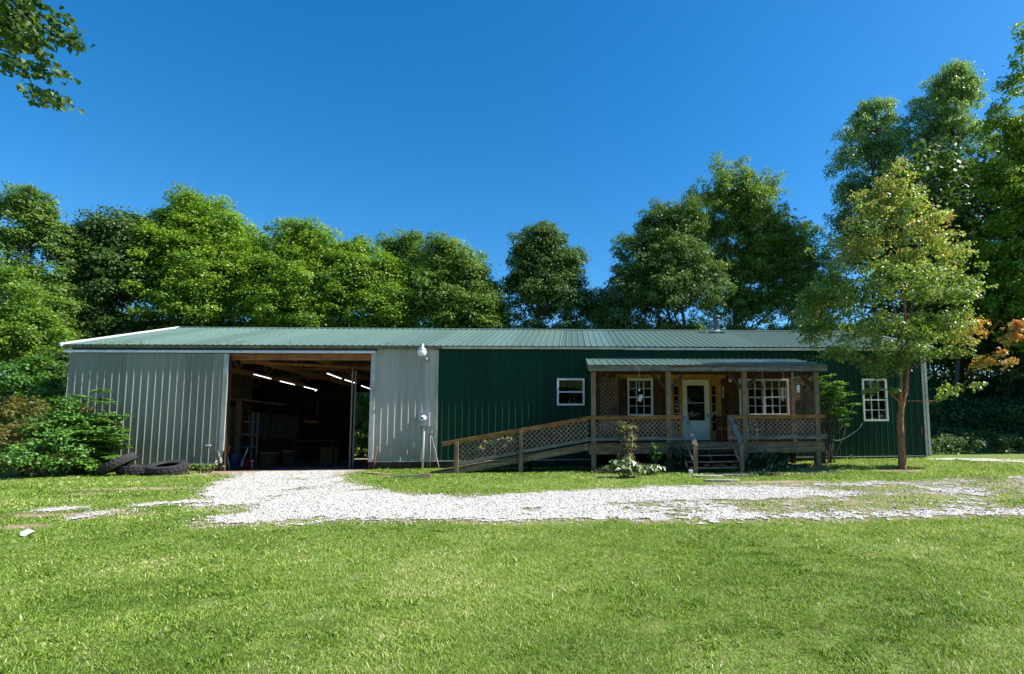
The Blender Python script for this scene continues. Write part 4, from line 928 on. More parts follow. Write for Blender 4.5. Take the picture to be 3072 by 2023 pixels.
m = MB(b).tube([b+[0, 0, -.18], b+[0, 0, -.62]], .008, 5).lathe(b+[0, 0, -.66], [(.0, .05), (.035, 0), (.0, -.05)], 8); tpart(m, 'tail', M['red'], r_)
r_, a, b = hang('wind_chime', 2349, 1118, 1165, -2.6, 'wooden wind chime of hanging tubes at the right end of the wide window', 'wind chime')
m = MB(b).lathe(b, [(.08, 0), (.08, .02)], 16); tpart(m, 'disc', M['wood_gold'], r_)
for k in range(6):
    t = 2*math.pi*k/6; p = b+[.07*math.cos(t), .07*math.sin(t), 0]; m = MB(p).tube([p, p+[0, 0, -.30-.03*k]], .011, 6); tpart(m, 'chime_tube', M['terracotta'] if k % 2 else M['white_trim'], r_)
r_, a, b = hang('seed_feeder', 2394, 1118, 1157, -2.5, 'white cylindrical feeder hanging at the right porch end', 'feeder')
m = MB(b).lathe(b, [(.0, .02), (.06, 0), (.055, -.02), (.045, -.03), (.045, -.19), (.06, -.20), (.06, -.22), (.0, -.22)], 14); tpart(m, 'tube', M['white_plastic'], r_, smooth=True)
c = wp(2191, 1141, -.15); PL = thing('porch_lamp', 'small white glass lamp on the boards right of the front door', 'lamp', tuple(c))
m = MB(c).lathe(c, [(.0, .07), (.05, .06), (.07, 0), (.06, -.05), (.0, -.07)], 14); tpart(m, 'shade', M['white_plastic'], PL, smooth=True)
m = MB(c).box(c[0]-.03, c[0]+.03, -.13, -.07, c[2]+.03, c[2]+.10); tpart(m, 'mount', M['black'], PL)
c = wp(2171, 1201, -.15); TH = thing('wall_thermometer', 'dark round dial under a tall grey strip beside the front door', 'thermometer', tuple(c))
m = MB(c).lathe((c[0], -.10, c[2]), [(.07, 0), (.07, -.04), (.0, -.045)], 18, axis='y'); tpart(m, 'dial', M['black'], TH)
m = MB(c).box(c[0]-.035, c[0]+.03, -.10, -.07, c[2]+.08, c[2]+.50); tpart(m, 'strip', M['meter_grey'], TH)
# bench, chair, pots on the porch
bx = wy(2186, 1240, -.5)[0]; BN = thing('porch_bench', 'red brown wooden bench against the boards right of the door', 'bench', (bx, -.4, DZ))
m = MB((bx, -.4, DZ)).box(bx-.4, bx+.4, -.70, -.26, DZ+.42, DZ+.46); tpart(m, 'seat', M['wood_rail'], BN, bevel=.005)
m = MB((bx, -.4, DZ))
for k in range(3): m.box(bx-.4, bx+.4, -.26, -.235, DZ+.56+.12*k, DZ+.65+.12*k)
tpart(m, 'backrest', M['wood_brown'], BN)
for sx_, sy_ in ((-.36, -.66), (.36, -.66), (-.36, -.27), (.36, -.27)): m = MB((bx+sx_, sy_, DZ)).box(bx+sx_-.03, bx+sx_+.03, sy_-.03, sy_+.03, DZ, DZ+(.42 if sy_ < -.5 else .92)); tpart(m, 'leg', M['wood_brown'], BN)
cx = wy(2262, 1290, -1.6)[0]; CH = thing('porch_chair', 'white metal garden chair behind the porch lattice', 'chair', (cx, -1.5, DZ))
m = MB((cx, -1.5, DZ)).box(cx-.22, cx+.22, -1.72, -1.28, DZ+.40, DZ+.43); tpart(m, 'seat', M['white_plastic'], CH, bevel=.01)
m = MB((cx, -1.5, DZ))
for k in range(5): m.tube([(cx-.2+.1*k, -1.28, DZ+.42), (cx-.2+.1*k, -1.22, DZ+.80)], .010, 6)
m.tube([(cx-.22, -1.22, DZ+.80), (cx, -1.21, DZ+.88), (cx+.22, -1.22, DZ+.80)], .014, 6); tpart(m, 'backrest', M['white_plastic'], CH)
for sx_, sy_ in ((-.2, -1.7), (.2, -1.7), (-.2, -1.3), (.2, -1.3)): m = MB((cx+sx_, sy_, DZ)).tube([(cx+sx_, sy_, DZ+.40), (cx+sx_*1.15, sy_, DZ)], .013, 6); tpart(m, 'leg', M['white_plastic'], CH)
for px, rr, hh, lb in ((2206, .12, .20, 'orange clay pot on the porch floor behind the right handrail'), (2247, .11, .22, 'orange clay pot on the porch floor left of the white chair')):
    x = wy(px, 1320, -2.1)[0]; p = np.array([x, -2.12, DZ]); r_ = thing('flower_pot', lb, 'flower pot', tuple(p), 'clay pots on the porch')
    m = MB(p).lathe(p, [(rr*.65, 0), (rr*.9, hh*.8), (rr*1.05, hh*.8), (rr*1.05, hh), (rr*.9, hh), (rr*.85, hh*.85), (0, hh*.85)], 18); tpart(m, 'pot', M['terracotta'], r_, smooth=False)
    foliage([(p[0], p[1], p[2]+hh, .10, .10, .06)], 40, .07, 14, .05, LV['deep'], 'leaves', r_, p)
c = wp(2275, 1320, -1.9); m = MB((c[0], -1.9, DZ)).box(c[0]+.05, c[0]+.65, -2.0, -1.75, DZ, DZ+.14); o = tag(m.build('wooden_crate', M['wood_rail'], bevel=.005), 'low reddish wooden crate on the porch floor behind the rail', 'crate'); o.location = tuple(m.o)

# inside the barn: strip lights, stall, tools
lampm = m_emit('fluorescent_tube', (1, .97, .94), 1.8)
rows = [((761.5, 1123.5), (813, 1137), ''), ((840, 1144), (884, 1155), ''), ((912, 1161), (951, 1171), ''), ((978, 1176), (1012, 1187), ''), ((981, 1121), (1024, 1137), ''), ((1034, 1140), (1070, 1151), ''), ((1084, 1158), (1112, 1168), '')]
nm = ['first and nearest of the four strip lights on the left row', 'second strip light of the left row counted from the front', 'third strip light of the left row counted from the front', 'last small strip light of the left row near the back wall',
      'nearest strip light of the right row under the trusses', 'middle strip light of the right row behind a truss web', 'farthest strip light of the right row above the rear door']
for (a, b, _), lb in zip(rows, nm):
    A = wz(*a, 3.30); Bq = wz(*b, 3.30); L = Bq-A
    if A[1] > 9.9: A, Bq = A*1, Bq*1; A[1] = 9.0; Bq[1] = 9.9
    if Bq[1] > 10.2: Bq[1] = 10.2
    r_ = thing('strip_light', lb, 'strip light', tuple(A), 'lit strip lights hanging in the barn')
    m = MB(A).beam(A+[0, 0, .045], Bq+[0, 0, .045], .09, .04); tpart(m, 'housing', M['meter_grey'], r_)
    m = MB(A).tube([A, Bq], .011, 8); tpart(m, 'tube', lampm, r_)
    m = MB(A).tube([A+[0, 0, .06], A+[0, 0, .26]], .006, 5).tube([Bq+[0, 0, .06], Bq+[0, 0, .26]], .006, 5); tpart(m, 'hanger', M['black'], r_)
FZ = -.27
s0 = wp(735, 1300, 4.2); s1 = wp(892, 1300, 9.0); s0[2] = s1[2] = FZ
ST = thing('horse_stall', 'wooden stall front with vertical bars inside the dark barn', 'stall', tuple(s0))
up_ = np.array([0, 0, 1.0])
def lerp(t): return s0+(s1-s0)*t
m = MB(s0).beam(lerp(0)+up_*1.05/2, lerp(1)+up_*1.05/2, .05, 1.05); tpart(m, 'boards', M['wood_dark'], ST)
m = MB(s0).beam(lerp(0)+up_*2.2, lerp(1)+up_*2.2, .07, .12).beam(lerp(0)+up_*1.12, lerp(1)+up_*1.12, .08, .08); tpart(m, 'rail', M['wood_brown'], ST)
m = MB(s0)
for k in range(1, 34): p = lerp(k/34); m.tube([p+up_*1.1, p+up_*2.15], .010, 5)
tpart(m, 'bars', M['meter_grey'], ST)
for t in (0, .42, 1): p = lerp(t); m = MB(p).box(p[0]-.07, p[0]+.07, p[1]-.07, p[1]+.07, FZ, 2.3); tpart(m, 'post', M['wood_brown'], ST)
m = MB((3, 3, 2)); m.box(BL+.1, s0[0]+.4, 3.2, 6.5, 2.35, 2.42).box(s0[0]+.2, s0[0]+.34, 3.15, 3.29, FZ, 2.35); o = tag(m.build('loft_shelf', M['wood_old_x']), 'wide timber loft shelf above the stall in the barn', 'shelf'); o.location = tuple(m.o)
c = wp(934, 1265, 6.5); LF = thing('shop_light', 'unlit cream shop light hanging low in the middle of the barn', 'lamp', tuple(c))
m = MB(c).beam(c+[-.3, 0, .02], c+[.32, 0, -.04], .15, .09); tpart(m, 'body', M['wood_gold'], LF)
m = MB(c).tube([c+[-.25, 0, .05], c+[-.25, 0, .9]], .006, 5).tube([c+[.25, 0, .0], c+[.25, 0, .9]], .006, 5); tpart(m, 'chain', M['steel'], LF)
def onfloor(px, Y): x = wy(px, 1380, Y)[0]; return np.array([x, Y, FZ])
p = onfloor(735, 1.6); RC = thing('tool_cabinet', 'dark red tool cabinet low on the barn floor at the left', 'cabinet', tuple(p))
m = MB(p).box(p[0]-.19, p[0]+.19, 1.6, 1.95, FZ+.05, FZ+.36); tpart(m, 'body', M['red'], RC, bevel=.008)
for k in range(2): m = MB(p).box(p[0]-.17, p[0]+.17, 1.575, 1.598, FZ+.08+.14*k, FZ+.20+.14*k); tpart(m, 'drawer', M['red'], RC, bevel=.004)
p = onfloor(700, 1.5); m = MB(p).lathe(p, [(.25, 0), (.27, .02), (.24, .25), (.27, .3), (.25, .5), (.26, .55), (.0, .56)], 20); o = tag(m.build('barrel', M['blue'], smooth=True), 'dark blue barrel just inside the barn beside the door', 'barrel'); o.location = tuple(p)
p = onfloor(757, 1.3); WS = thing('floor_stand', 'small pale metal stand on the barn floor right of the red cabinet', 'stand', tuple(p))
m = MB(p).tube([p+[0, 0, 0], p+[0, 0, .30]], .018, 8); tpart(m, 'post', M['steel'], WS); m = MB(p).lathe(p+[0, 0, .30], [(.05, 0), (.05, .03), (0, .035)], 12); tpart(m, 'top', M['steel'], WS)
p = wp(676, 1345, .25); HO = MB(p); HO.tube([p+[.14*math.cos(t)-.02, .1*0, .19*math.sin(t)] for t in np.linspace(-1.25, 1.35, 12)], .014, 7); o = tag(HO.build('hose_loop', M['orange'], smooth=True), 'orange hose loop curling out from behind the sliding door', 'hose'); o.location = tuple(p)
a = onfloor(690, .5); m = MB(a).tube([a, a+[-.16, .1, .55]], .022, 7); o = tag(m.build('pipe_offcut', M['steel'], smooth=True), 'slanted grey pipe leaning inside the door edge', 'pipe'); o.location = tuple(a)
a = onfloor(727, 1.2); m = MB(a).tube([a+[0, 0, .28], a+[.11, .1, .75]], [.018, .03], 7); m.beam(a+[-.02, 0, .10], a+[0, 0, .32], .10, .03); o = tag(m.build('shovel', M['meter_grey']), 'blue grey shovel standing by the red cabinet', 'shovel'); o.location = tuple(a)
p = onfloor(690, 3.5); SH = thing('storage_rack', 'white framed storage rack deep at the left of the barn', 'rack', tuple(p))
for k in range(3): m = MB(p).box(p[0]-.1, p[0]+.8, 3.5, 3.9, .5+.5*k, .54+.5*k); tpart(m, 'shelf', M['meter_grey'], SH)
for dx_, dy_ in ((-.1, 3.5), (.76, 3.5), (-.1, 3.86), (.76, 3.86)): m = MB(p).box(p[0]+dx_, p[0]+dx_+.04, dy_, dy_+.04, FZ, 1.9); tpart(m, 'leg', M['meter_grey'], SH)
p = onfloor(930, 4.0); WB = thing('workbench', 'cluttered low workbench in the middle of the dark barn', 'workbench', tuple(p))
m = MB(p).box(p[0]-.7, p[0]+.9, 4, 4.7, .72, .78); tpart(m, 'top', M['wood_dark'], WB)
for dx_, dy_ in ((-.66, 4.04), (.82, 4.04), (-.66, 4.6), (.82, 4.6)): m = MB(p).box(p[0]+dx_, p[0]+dx_+.07, dy_, dy_+.07, FZ, .72); tpart(m, 'leg', M['wood_dark'], WB)
for i, (px, Y, w, h, mt, lb) in enumerate(((800, 2.4, .5, .55, 'wood_brown', 'brown wooden crate low on the barn floor before the stall'), (865, 3.0, .4, .6, 'wood_dark', 'dark taller wooden box standing before the stall bars'), (985, 5.2, .7, .7, 'wood_rail', 'reddish wooden chest deep in the barn right of the workbench'))):
    p = onfloor(px, Y); r_ = thing('storage_box', lb, 'storage box', tuple(p))
    m = MB(p).box(p[0]-w/2, p[0]+w/2, Y, Y+.4, FZ, FZ+h); tpart(m, 'body', M[mt], r_, bevel=.01)
    m = MB(p).box(p[0]-w/2-.02, p[0]+w/2+.02, Y-.02, Y+.42, FZ+h+.002, FZ+h+.04); tpart(m, 'lid', M['wood_old_x'], r_, bevel=.005)
def spill(): 
    n = 40; xs = np.linspace(wy(800, 1400, .2)[0], wy(1000, 1400, .2)[0], n); ys = np.linspace(.15, 1.0, 14)
    grid(xs, ys, lambda x, y: FZ+.01+.05*fbm(x, y, .25, 61, 3), 'blue_tarp', M['tarp'], kind=None)
spill(); tag(bpy.data.objects['blue_tarp'], 'crumpled blue tarp spread on the barn floor at the opening', 'tarp')

# ================================================================== TREES AND PLANTS
def LB(px, py, rx, ry, Y, dep=1.0):
    c = wp(px, py, Y); k = (Y-CAM[1])/FPX; return (c[0], c[1], c[2], rx*k, rx*k*dep, ry*k)
def tree(name, label, cat, px, Y, lobes, leaf, bark, tr=.16, dens=1.0, crad=.55, per=95, L=.17, up=.75, shell=.45, group='trees behind the building', fork=None, tfun=None, nlimb=14, bias=0.0, trunks=1, flat=.78, skirt=True):
    lob = [LB(*l) if len(l) < 7 else l for l in lobes]
    base_l = list(lob)
    for i in range(len(base_l)):
        for j in range(i):
            a_, b_ = np.array(base_l[i]), np.array(base_l[j]); dd_ = np.linalg.norm((a_-b_)[:3])
            if dd_ < 1.15*(a_[3]+b_[3]) and rng.random() < .6: lob.append(tuple(np.concatenate([(a_+b_)[:3]/2+rng.normal(size=3)*.25, (a_+b_)[3:]/2*.72])))
    if skirt:
        pxs = [l[0] for l in lobes]; a_, b_ = min(pxs)-20, max(pxs)+20; n_ = max(1, int((b_-a_)/110)+1)
        lob += [LB(a_+(b_-a_)*(i+.5)/n_, 1030, 85, 70, Y+rng.uniform(-1, .3)) for i in range(n_)]
    x = wy(px, 1200, Y)[0]; z = float(gz(x, Y)); org = np.array([x, Y, z]); root = thing(name, label, cat, tuple(org), group)
    top = max(lob, key=lambda l: l[2]); zt = top[2]+top[5]*.5; zl = min(l[2]-l[5] for l in lob)
    m = MB(org); sp = [] 
    for k in range(trunks):
        off = np.array([(k-(trunks-1)/2)*.5, 0, 0]); pth = limb_path(org+off+[0, 0, -.1], np.array([top[0], top[1], zt])+off*2, n=8, wob=.025)
        m.tube(pth, [tr*(1-.09*i) if i else tr*1.25 for i in range(9)], 9); sp.append(pth)
    tpart(m, 'trunk', bark, root, smooth=True)
    C = foliage(lob, dens*1.05, crad, per, L, leaf, 'crown', root, org, fine=.78, up=up, shell=shell, tfun=tfun, tint_bias=bias, flat=flat)
    m = MB(org); ids = rng.choice(len(C), min(nlimb*3, len(C)), replace=False)
    for i, l in enumerate(lob):
        p = sp[i % trunks]; c = np.array(l[:3]); j = int(np.clip((c[2]-l[5]*.7-org[2])/(zt-org[2])*8, 2, 7)); m.tube(limb_path(p[j], c, .05, n=5, wob=.06), list(np.linspace(tr*.36, tr*.10, 6)), 6)
    for i in ids:
        l = lob[int(np.argmin([np.linalg.norm((C[i]-np.array(q_[:3]))/np.array(q_[3:])) for q_ in lob]))]; m.tube(limb_path(np.array(l[:3])*.9+C[i]*.1, C[i], .04, n=4, wob=.08), list(np.linspace(tr*.2, tr*.05, 5)), 5)
    tpart(m, 'limbs', bark, root, smooth=True); return root
T = tree
# --- left to right, behind the barn
T('broadleaf_tree', 'tall pale green tree at the left edge of the photo', 'tree', 60, 10, [(50, 690, 95, 110, 10), (140, 740, 75, 90, 10.5), (20, 850, 100, 120, 10), (130, 900, 90, 110, 10), (60, 1050, 110, 110, 9.5), (90, 620, 55, 45, 10)], LV['mid'], M['bark'], crad=.42, per=70, L=.15, dens=1.25)
T('broadleaf_tree', 'bright yellow green tree standing low at the left edge beside the barn', 'tree', 30, 4, [(10, 900, 110, 90, 4), (90, 1010, 80, 80, 4), (20, 1060, 120, 90, 4), (120, 1120, 80, 80, 4)], LV['bright'], M['bark_pale'], tr=.09, crad=.36, per=70, L=.13, dens=1.3)
T('broadleaf_tree', 'dark broad tree between the pale left tree and the bright maples', 'tree', 300, 13, [(330, 745, 100, 85, 13), (250, 800, 70, 70, 13), (370, 850, 100, 110, 12.5), (270, 930, 90, 110, 12.5), (200, 1000, 80, 100, 12), (390, 700, 60, 50, 13)], LV['dark'], M['bark'], dens=1.25, L=.19)
T('maple_tree', 'tallest bright green maple behind the open barn bay', 'tree', 600, 15, [(600, 670, 95, 75, 15), (520, 720, 85, 65, 14.5), (690, 740, 110, 80, 15), (560, 800, 130, 90, 14), (480, 860, 90, 90, 13.5), (700, 860, 130, 100, 14), (570, 930, 130, 80, 13)], LV['maple'], M['bark'], dens=1.25, bias=.05, up=.9)
T('maple_tree', 'bright round maple to the right of the tallest maple', 'tree', 900, 15, [(900, 735, 80, 70, 15), (960, 790, 80, 75, 15), (850, 830, 110, 90, 14.2), (940, 900, 120, 90, 14), (800, 930, 110, 80, 13.4), (880, 960, 110, 60, 13)], LV['maple'], M['bark'], dens=1.25, bias=.02, up=.9)
T('maple_tree', 'bright maple behind the end of the barn opening', 'tree', 1090, 15, [(1080, 785, 65, 65, 15), (1150, 850, 90, 80, 14.6), (1050, 880, 100, 90, 14.2), (1130, 945, 120, 60, 13.6), (1200, 920, 70, 80, 14)], LV['maple'], M['bark'], dens=1.25, up=.9)
T('slender_tree', 'slim dark tree rising between two bright maples', 'tree', 1235, 17, [(1235, 745, 42, 48, 17), (1180, 770, 55, 55, 17.5), (1240, 830, 60, 80, 17), (1225, 920, 70, 80, 17)], LV['mid'], M['bark'], dens=1.2, crad=.42, per=70, L=.16)
T('maple_tree', 'rounded maple sloping down to the gap behind the yard lamp', 'tree', 1380, 15, [(1340, 790, 75, 65, 15), (1400, 850, 90, 85, 15), (1330, 900, 100, 90, 14.4), (1450, 930, 80, 65, 14.4), (1490, 965, 55, 45, 14), (1390, 960, 110, 50, 14)], LV['mid'], M['bark'], dens=1.3, bias=.12, up=.9)
T('broadleaf_tree', 'separate dark tree with open sky on both sides', 'tree', 1640, 15, [(1600, 725, 62, 55, 15), (1660, 745, 55, 60, 15), (1590, 820, 70, 80, 15), (1690, 840, 75, 85, 15), (1730, 790, 35, 40, 15), (1560, 890, 60, 70, 15), (1640, 920, 105, 75, 14.6), (1730, 920, 50, 60, 15)], LV['dark'], M['bark'], dens=1.15, bias=.08, crad=.46, per=80, L=.17)
T('broadleaf_tree', 'low scrubby tree in the gap left of the big tree pair', 'tree', 1800, 16, [(1790, 925, 55, 55, 16), (1850, 930, 50, 70, 16), (1760, 960, 50, 40, 16)], LV['mid'], M['bark'], tr=.08, dens=1.0, crad=.4, per=60, L=.15)
T('dense_tree', 'dense dark green tree left of the pale crowned tree', 'tree', 2010, 14, [(2050, 685, 80, 75, 14.5), (1975, 700, 75, 80, 14.5), (1915, 785, 75, 90, 14), (2030, 790, 110, 100, 13.6), (1880, 890, 75, 85, 14), (1990, 890, 120, 100, 13.4), (2090, 870, 100, 110, 13.6), (1840, 960, 60, 60, 14)], LV['dark'], M['bark'], dens=1.15, bias=.18, crad=.44, per=85, L=.15, trunks=3)
T('tall_tree', 'tallest broad pale crowned tree behind the chimney pipe', 'tree', 2195, 17, [(2195, 560, 95, 75, 17), (2270, 610, 95, 85, 17), (2120, 640, 85, 80, 17), (2300, 710, 110, 95, 17), (2180, 720, 110, 90, 17.4), (2340, 790, 110, 100, 17), (2230, 840, 120, 95, 17.6), (2390, 870, 100, 110, 17), (2180, 930, 110, 75, 17.6), (2300, 940, 130, 70, 17), (2080, 760, 80, 80, 17.5), (2420, 720, 60, 70, 17)], LV['mid'], M['bark'], tr=.2, dens=.75, bias=.22, crad=.40, per=58, L=.16, shell=.35)
T('broadleaf_tree', 'leafy tree half hidden behind the top of the turning tree', 'tree', 2440, 15, [(2400, 760, 55, 60, 15), (2450, 820, 70, 80, 15), (2420, 930, 80, 90, 15), (2500, 900, 80, 100, 15)], LV['mid'], M['bark'], bias=.2, dens=.8, crad=.42, per=70, L=.16)
T('poplar_tree', 'blue green tree with a broken top left of the tallest right tree', 'tree', 2640, 15, [(2700, 430, 55, 70, 15), (2725, 530, 60, 80, 15), (2590, 345, 40, 40, 15), (2640, 350, 60, 55, 15), (2580, 410, 60, 70, 15), (2540, 500, 55, 70, 15), (2650, 470, 80, 90, 15), (2560, 620, 75, 90, 15), (2690, 610, 80, 100, 15), (2520, 700, 40, 60, 15), (2620, 760, 110, 100, 15), (2710, 830, 90, 120, 15)], LV['blue'], M['bark'], tr=.2, dens=.82, crad=.44, per=56, L=.16, bias=.12, shell=.35, group='trees on the right')
T('poplar_tree', 'tallest blue green tree on the right, its trunk showing through', 'tree', 2880, 14, [(2940, 430, 60, 80, 14), (2870, 310, 60, 70, 14), (2780, 430, 60, 70, 14), (2850, 250, 40, 40, 14), (2880, 225, 48, 60, 14), (2820, 290, 60, 70, 14), (2920, 300, 55, 70, 14), (2760, 340, 45, 50, 14), (2850, 400, 90, 90, 14), (2800, 510, 90, 100, 14), (2900, 560, 90, 110, 14), (2820, 680, 100, 110, 14), (2890, 800, 100, 110, 14)], LV['blue'], M['bark'], tr=.22, dens=.82, crad=.44, per=56, L=.17, bias=.14, shell=.35, group='trees on the right')
T('big_leaved_tree', 'near large leaved tree filling the right edge of the photo', 'tree', 3180, 6.5, [(3085, 130, 40, 60, 6.5), (3060, 260, 65, 90, 6.5), (3010, 400, 70, 100, 6.5), (3100, 420, 90, 110, 6.5), (2980, 560, 70, 90, 6.5), (3070, 620, 90, 110, 6.2), (3000, 730, 80, 90, 6.5), (3090, 830, 100, 110, 6.2), (3010, 930, 90, 80, 6.4), (3180, 600, 110, 250, 6.5), (3100, 1010, 90, 70, 6)], LV['bright'], M['bark'], tr=.22, dens=.8, crad=.42, per=50, L=.19, bias=.15, skirt=False, group='trees on the right')
# woodland deeper right: slim trunks and a dark high canopy
for i, (px, Y, t_) in enumerate(((2870, 9, .13), (2912, 11, .10), (2800, 12, .09), (3030, 10, .12), (2960, 16, .10), (3120, 13, .14))):
    lbs = ['slim straight tree with a grey trunk beside the corner trim', 'slim grey trunk second from the building corner', 'thin trunk seen through the turning branch', 'slim tree near the right edge above the gravel path', 'thin far tree deep in the right wood', 'thick woodland tree past the right edge'][i]
    T('woodland_tree', lbs, 'tree', px, Y, [(px-30, 900, 100, 90, Y), (px+50, 980, 100, 80, Y), (px, 820, 90, 80, Y+1), (px+10, 1075, 90, 50, Y+1)], LV['dark'], M['bark'], tr=t_, dens=.7, crad=.55, per=60, L=.2, nlimb=8, skirt=False, group='slim woodland trees on the right', bias=.1)
# dark wood mass, some belts unseen and added to block light, undergrowth on the bank
def belt(name, x0, x1, y0, y1, h, n, leaf, L, kind='stuff', zlo=0.0, crad=.7, per=45, bias=-.1):
    xs = rng.uniform(x0, x1, n); ys = rng.uniform(y0, y1, n); hh = h*(.65+.5*fbm(xs, ys*0, 4, 71, 3)); zs = gz(xs, ys)+zlo+rng.random(n)**.8*hh
    C = np.stack([xs, ys, zs], 1); cnt = per; idx = np.repeat(np.arange(n), cnt); m = len(idx); d = unit(rng.normal(size=(m, 3)))
    P_ = C[idx]+d*crad*(.4+.6*rng.random((m, 1)))*np.array([1, 1, .6]); N_ = unit(np.array([0, -.3, .8])+.6*d+.5*rng.normal(size=(m, 3)))
    ct = rng.random(n); tint = np.clip(.5*ct[idx]+.5*rng.random(m)+bias, 0, 1); sz = L*(.7+.6*rng.random(m))
    o = leaf_mesh(name, P_, N_, sz, sz*.7, leaf, None, tint, (0, 0, 0)); tag(o, kind=kind); return o
belt('distant_wood', -26, 62, 24, 30, 7.5, 2600, LV['dark'], .34, crad=1.0, per=40)
belt('distant_wood', -45, 85, -62, -52, 15, 4200, LV['dark'], .55, crad=1.6, per=34)  # unseen wood behind the camera, added to darken reflections and the front wall
belt('distant_wood', 36, 60, 8, 20, 15, 1500, LV['dark'], .34, crad=1.0, per=40, zlo=2.5)
belt('distant_wood', 44, 54, 3.0, 8, 13, 900, LV['dark'], .34, crad=1.0, per=40, zlo=1)  # unseen trees past the right edge, added to shade the bank
belt('undergrowth', 30.6, 56, 5.5, 20, 2.2, 1500, LV['dark'], .17, per=50, zlo=-.2, crad=.6)
belt('undergrowth', 31, 54, 2.9, 7, .7, 800, LV['dark'], .12, crad=.35, per=40, bias=0)
belt('undergrowth', -18, -2.2, 3, 10, 4.2, 900, LV['dark'], .17, per=50, zlo=0, crad=.6)
belt('undergrowth', 3, 15, 12.6, 17.5, 4.2, 1000, LV['mid'], .17, per=50, zlo=0, crad=.5, bias=.1)

# shrubs on the left
def shrub(name, label, lobes, leaf, Y, dens=2.0, crad=.25, per=60, L=.08, cat='shrub', group=None, stems=6, base=None, up=.8, tfun=None, bias=0, shell=.35, shape='quad', bark=None):
    lob = [LB(*l) for l in lobes]; cx = float(np.mean([l[0] for l in lob])); cyy = float(np.mean([l[1] for l in lob])); z = float(gz(cx, cyy))
    if base is not None: cx, cyy, z = base
    org = np.array([cx, cyy, z]); root = thing(name, label, cat, tuple(org), group)
    C = foliage(lob, dens, crad, per, L, leaf, 'foliage', root, org, up=up, tfun=tfun, tint_bias=bias, shell=shell, shape=shape, zmin=z+.02)
    m = MB(org)
    for i in range(stems):
        l = lob[i % len(lob)]; t = np.array(l[:3])+rng.normal(size=3)*np.array(l[3:])*.3; m.tube(limb_path(org+[rng.uniform(-.2, .2), rng.uniform(-.1, .1), -.05], t, n=4, wob=.05), list(np.linspace(.022, .008, 5)), 5)
    tpart(m, 'stems', bark or M['bark'], root, smooth=True); return root
shrub('lilac_shrub', 'large rusty green shrub at the far left edge', [(40, 1250, 90, 55, -.6), (110, 1300, 90, 60, -.8), (20, 1340, 90, 60, -1.2), (60, 1400, 100, 40, -1.4), (150, 1390, 80, 40, -1.2)], LV['rust'], 0, L=.075, bias=.0)
shrub('lilac_shrub', 'rusty shrub with dark gaps between the far left shrub and the sumac', [(190, 1250, 65, 45, -.4), (235, 1310, 60, 50, -.5), (200, 1360, 70, 50, -.9), (250, 1400, 60, 30, -.9)], LV['rust'], 0, L=.075, bias=-.08)
shrub('green_shrub', 'green shrub under the bright tree behind the rusty shrubs', [(60, 1180, 90, 60, 1.2), (160, 1190, 70, 60, 1.2), (110, 1130, 80, 50, 1.6)], LV['sumac'], 0, L=.10, bias=-.1)
shrub('green_shrub', 'bright green mound of leaves right behind the tyres', [(150, 1300, 75, 60, -1.2), (215, 1340, 75, 60, -1.2), (270, 1370, 50, 45, -1.1), (110, 1380, 90, 50, -1.8), (230, 1405, 70, 25, -1.6), (210, 1240, 60, 45, -.6), (262, 1285, 58, 50, -.8), (300, 1340, 45, 50, -.9)], LV['sumac'], 0, L=.085)
shrub('green_shrub', 'dark shrub beside the corner of the barn', [(175, 1160, 40, 70, 2.0), (150, 1260, 60, 80, 1.6), (195, 1090, 30, 50, 2.6)], LV['dark'], 0, L=.11)
def sumac(name, label, spots_, Y, cat='sumac', L=.16, org=None, mat=None):
    """stems carrying pinnate leaves"""
    pts = [wp(px, py, yy) for px, py, yy in spots_]; c = np.mean(pts, 0); z = float(gz(c[0], c[1])) if org is None else org[2]
    if org is None: org = np.array([c[0], c[1], z])
    root = thing(name, label, cat, tuple(org)); P_ = []; N_ = []; Ls = []; m = MB(org)
    for p in pts:
        base = org+[rng.uniform(-.35, .35), rng.uniform(-.1, .15), 0]; m.tube(limb_path(base, p, n=4, wob=.05), list(np.linspace(.02, .008, 5)), 5)
        for k in range(9):
            a = rng.uniform(0, 6.28); d = np.array([math.cos(a), math.sin(a), rng.uniform(.0, .6)]); d /= np.linalg.norm(d); LL = rng.uniform(.20, .36)
            for j in range(2, 12):
                t = j/11; q0 = p+d*LL*t+np.array([0, 0, -.22*LL*t*t]); s = np.cross(d, (0, 0, 1)); s /= np.linalg.norm(s)+1e-9
                for sg in (-1, 1): P_.append(q0+s*sg*L*.42+[0, 0, -.01]); N_.append(unit(np.array([0, 0, 1.])+.5*rng.normal(size=3))); Ls.append((d*.35+s*sg, L*(1-.35*abs(t-.5))))
    P_ = np.array(P_); N_ = np.array(N_); n = len(P_); T_ = unit(np.array([l[0] for l in Ls])); l_ = np.array([l[1] for l in Ls])[:, None]*.85; B_ = unit(np.cross(N_, T_))
    P2 = P_-org; V = np.stack([P2-T_*l_*.5, P2+B_*l_*.17, P2+T_*l_*.5-np.array([0, 0, 1])*l_*.15, P2-B_*l_*.17], 1).reshape(-1, 3)
    mesh_np('foliage', V, np.arange(4*n).reshape(n, 4), mat or LV['sumac'], root, {'tint': ('FACE', np.clip(.2+.8*rng.random(n), 0, 1))}); tpart(m, 'stems', M['bark'], root, smooth=True); return root
sumac('sumac_shrub', 'bright green sumac with feathery leaves leaning over the sliding door', [(285+rng.normal()*42, 1315+rng.normal()*52, rng.uniform(-1.3, -.3)) for _ in range(74)]+[(245, 1190, -.6), (300, 1200, -.6), (345, 1255, -.6), (365, 1290, -.7), (355, 1340, -.8)], 0, org=np.array([*G(290, 1412)[:2], G(290, 1412)[2]]))
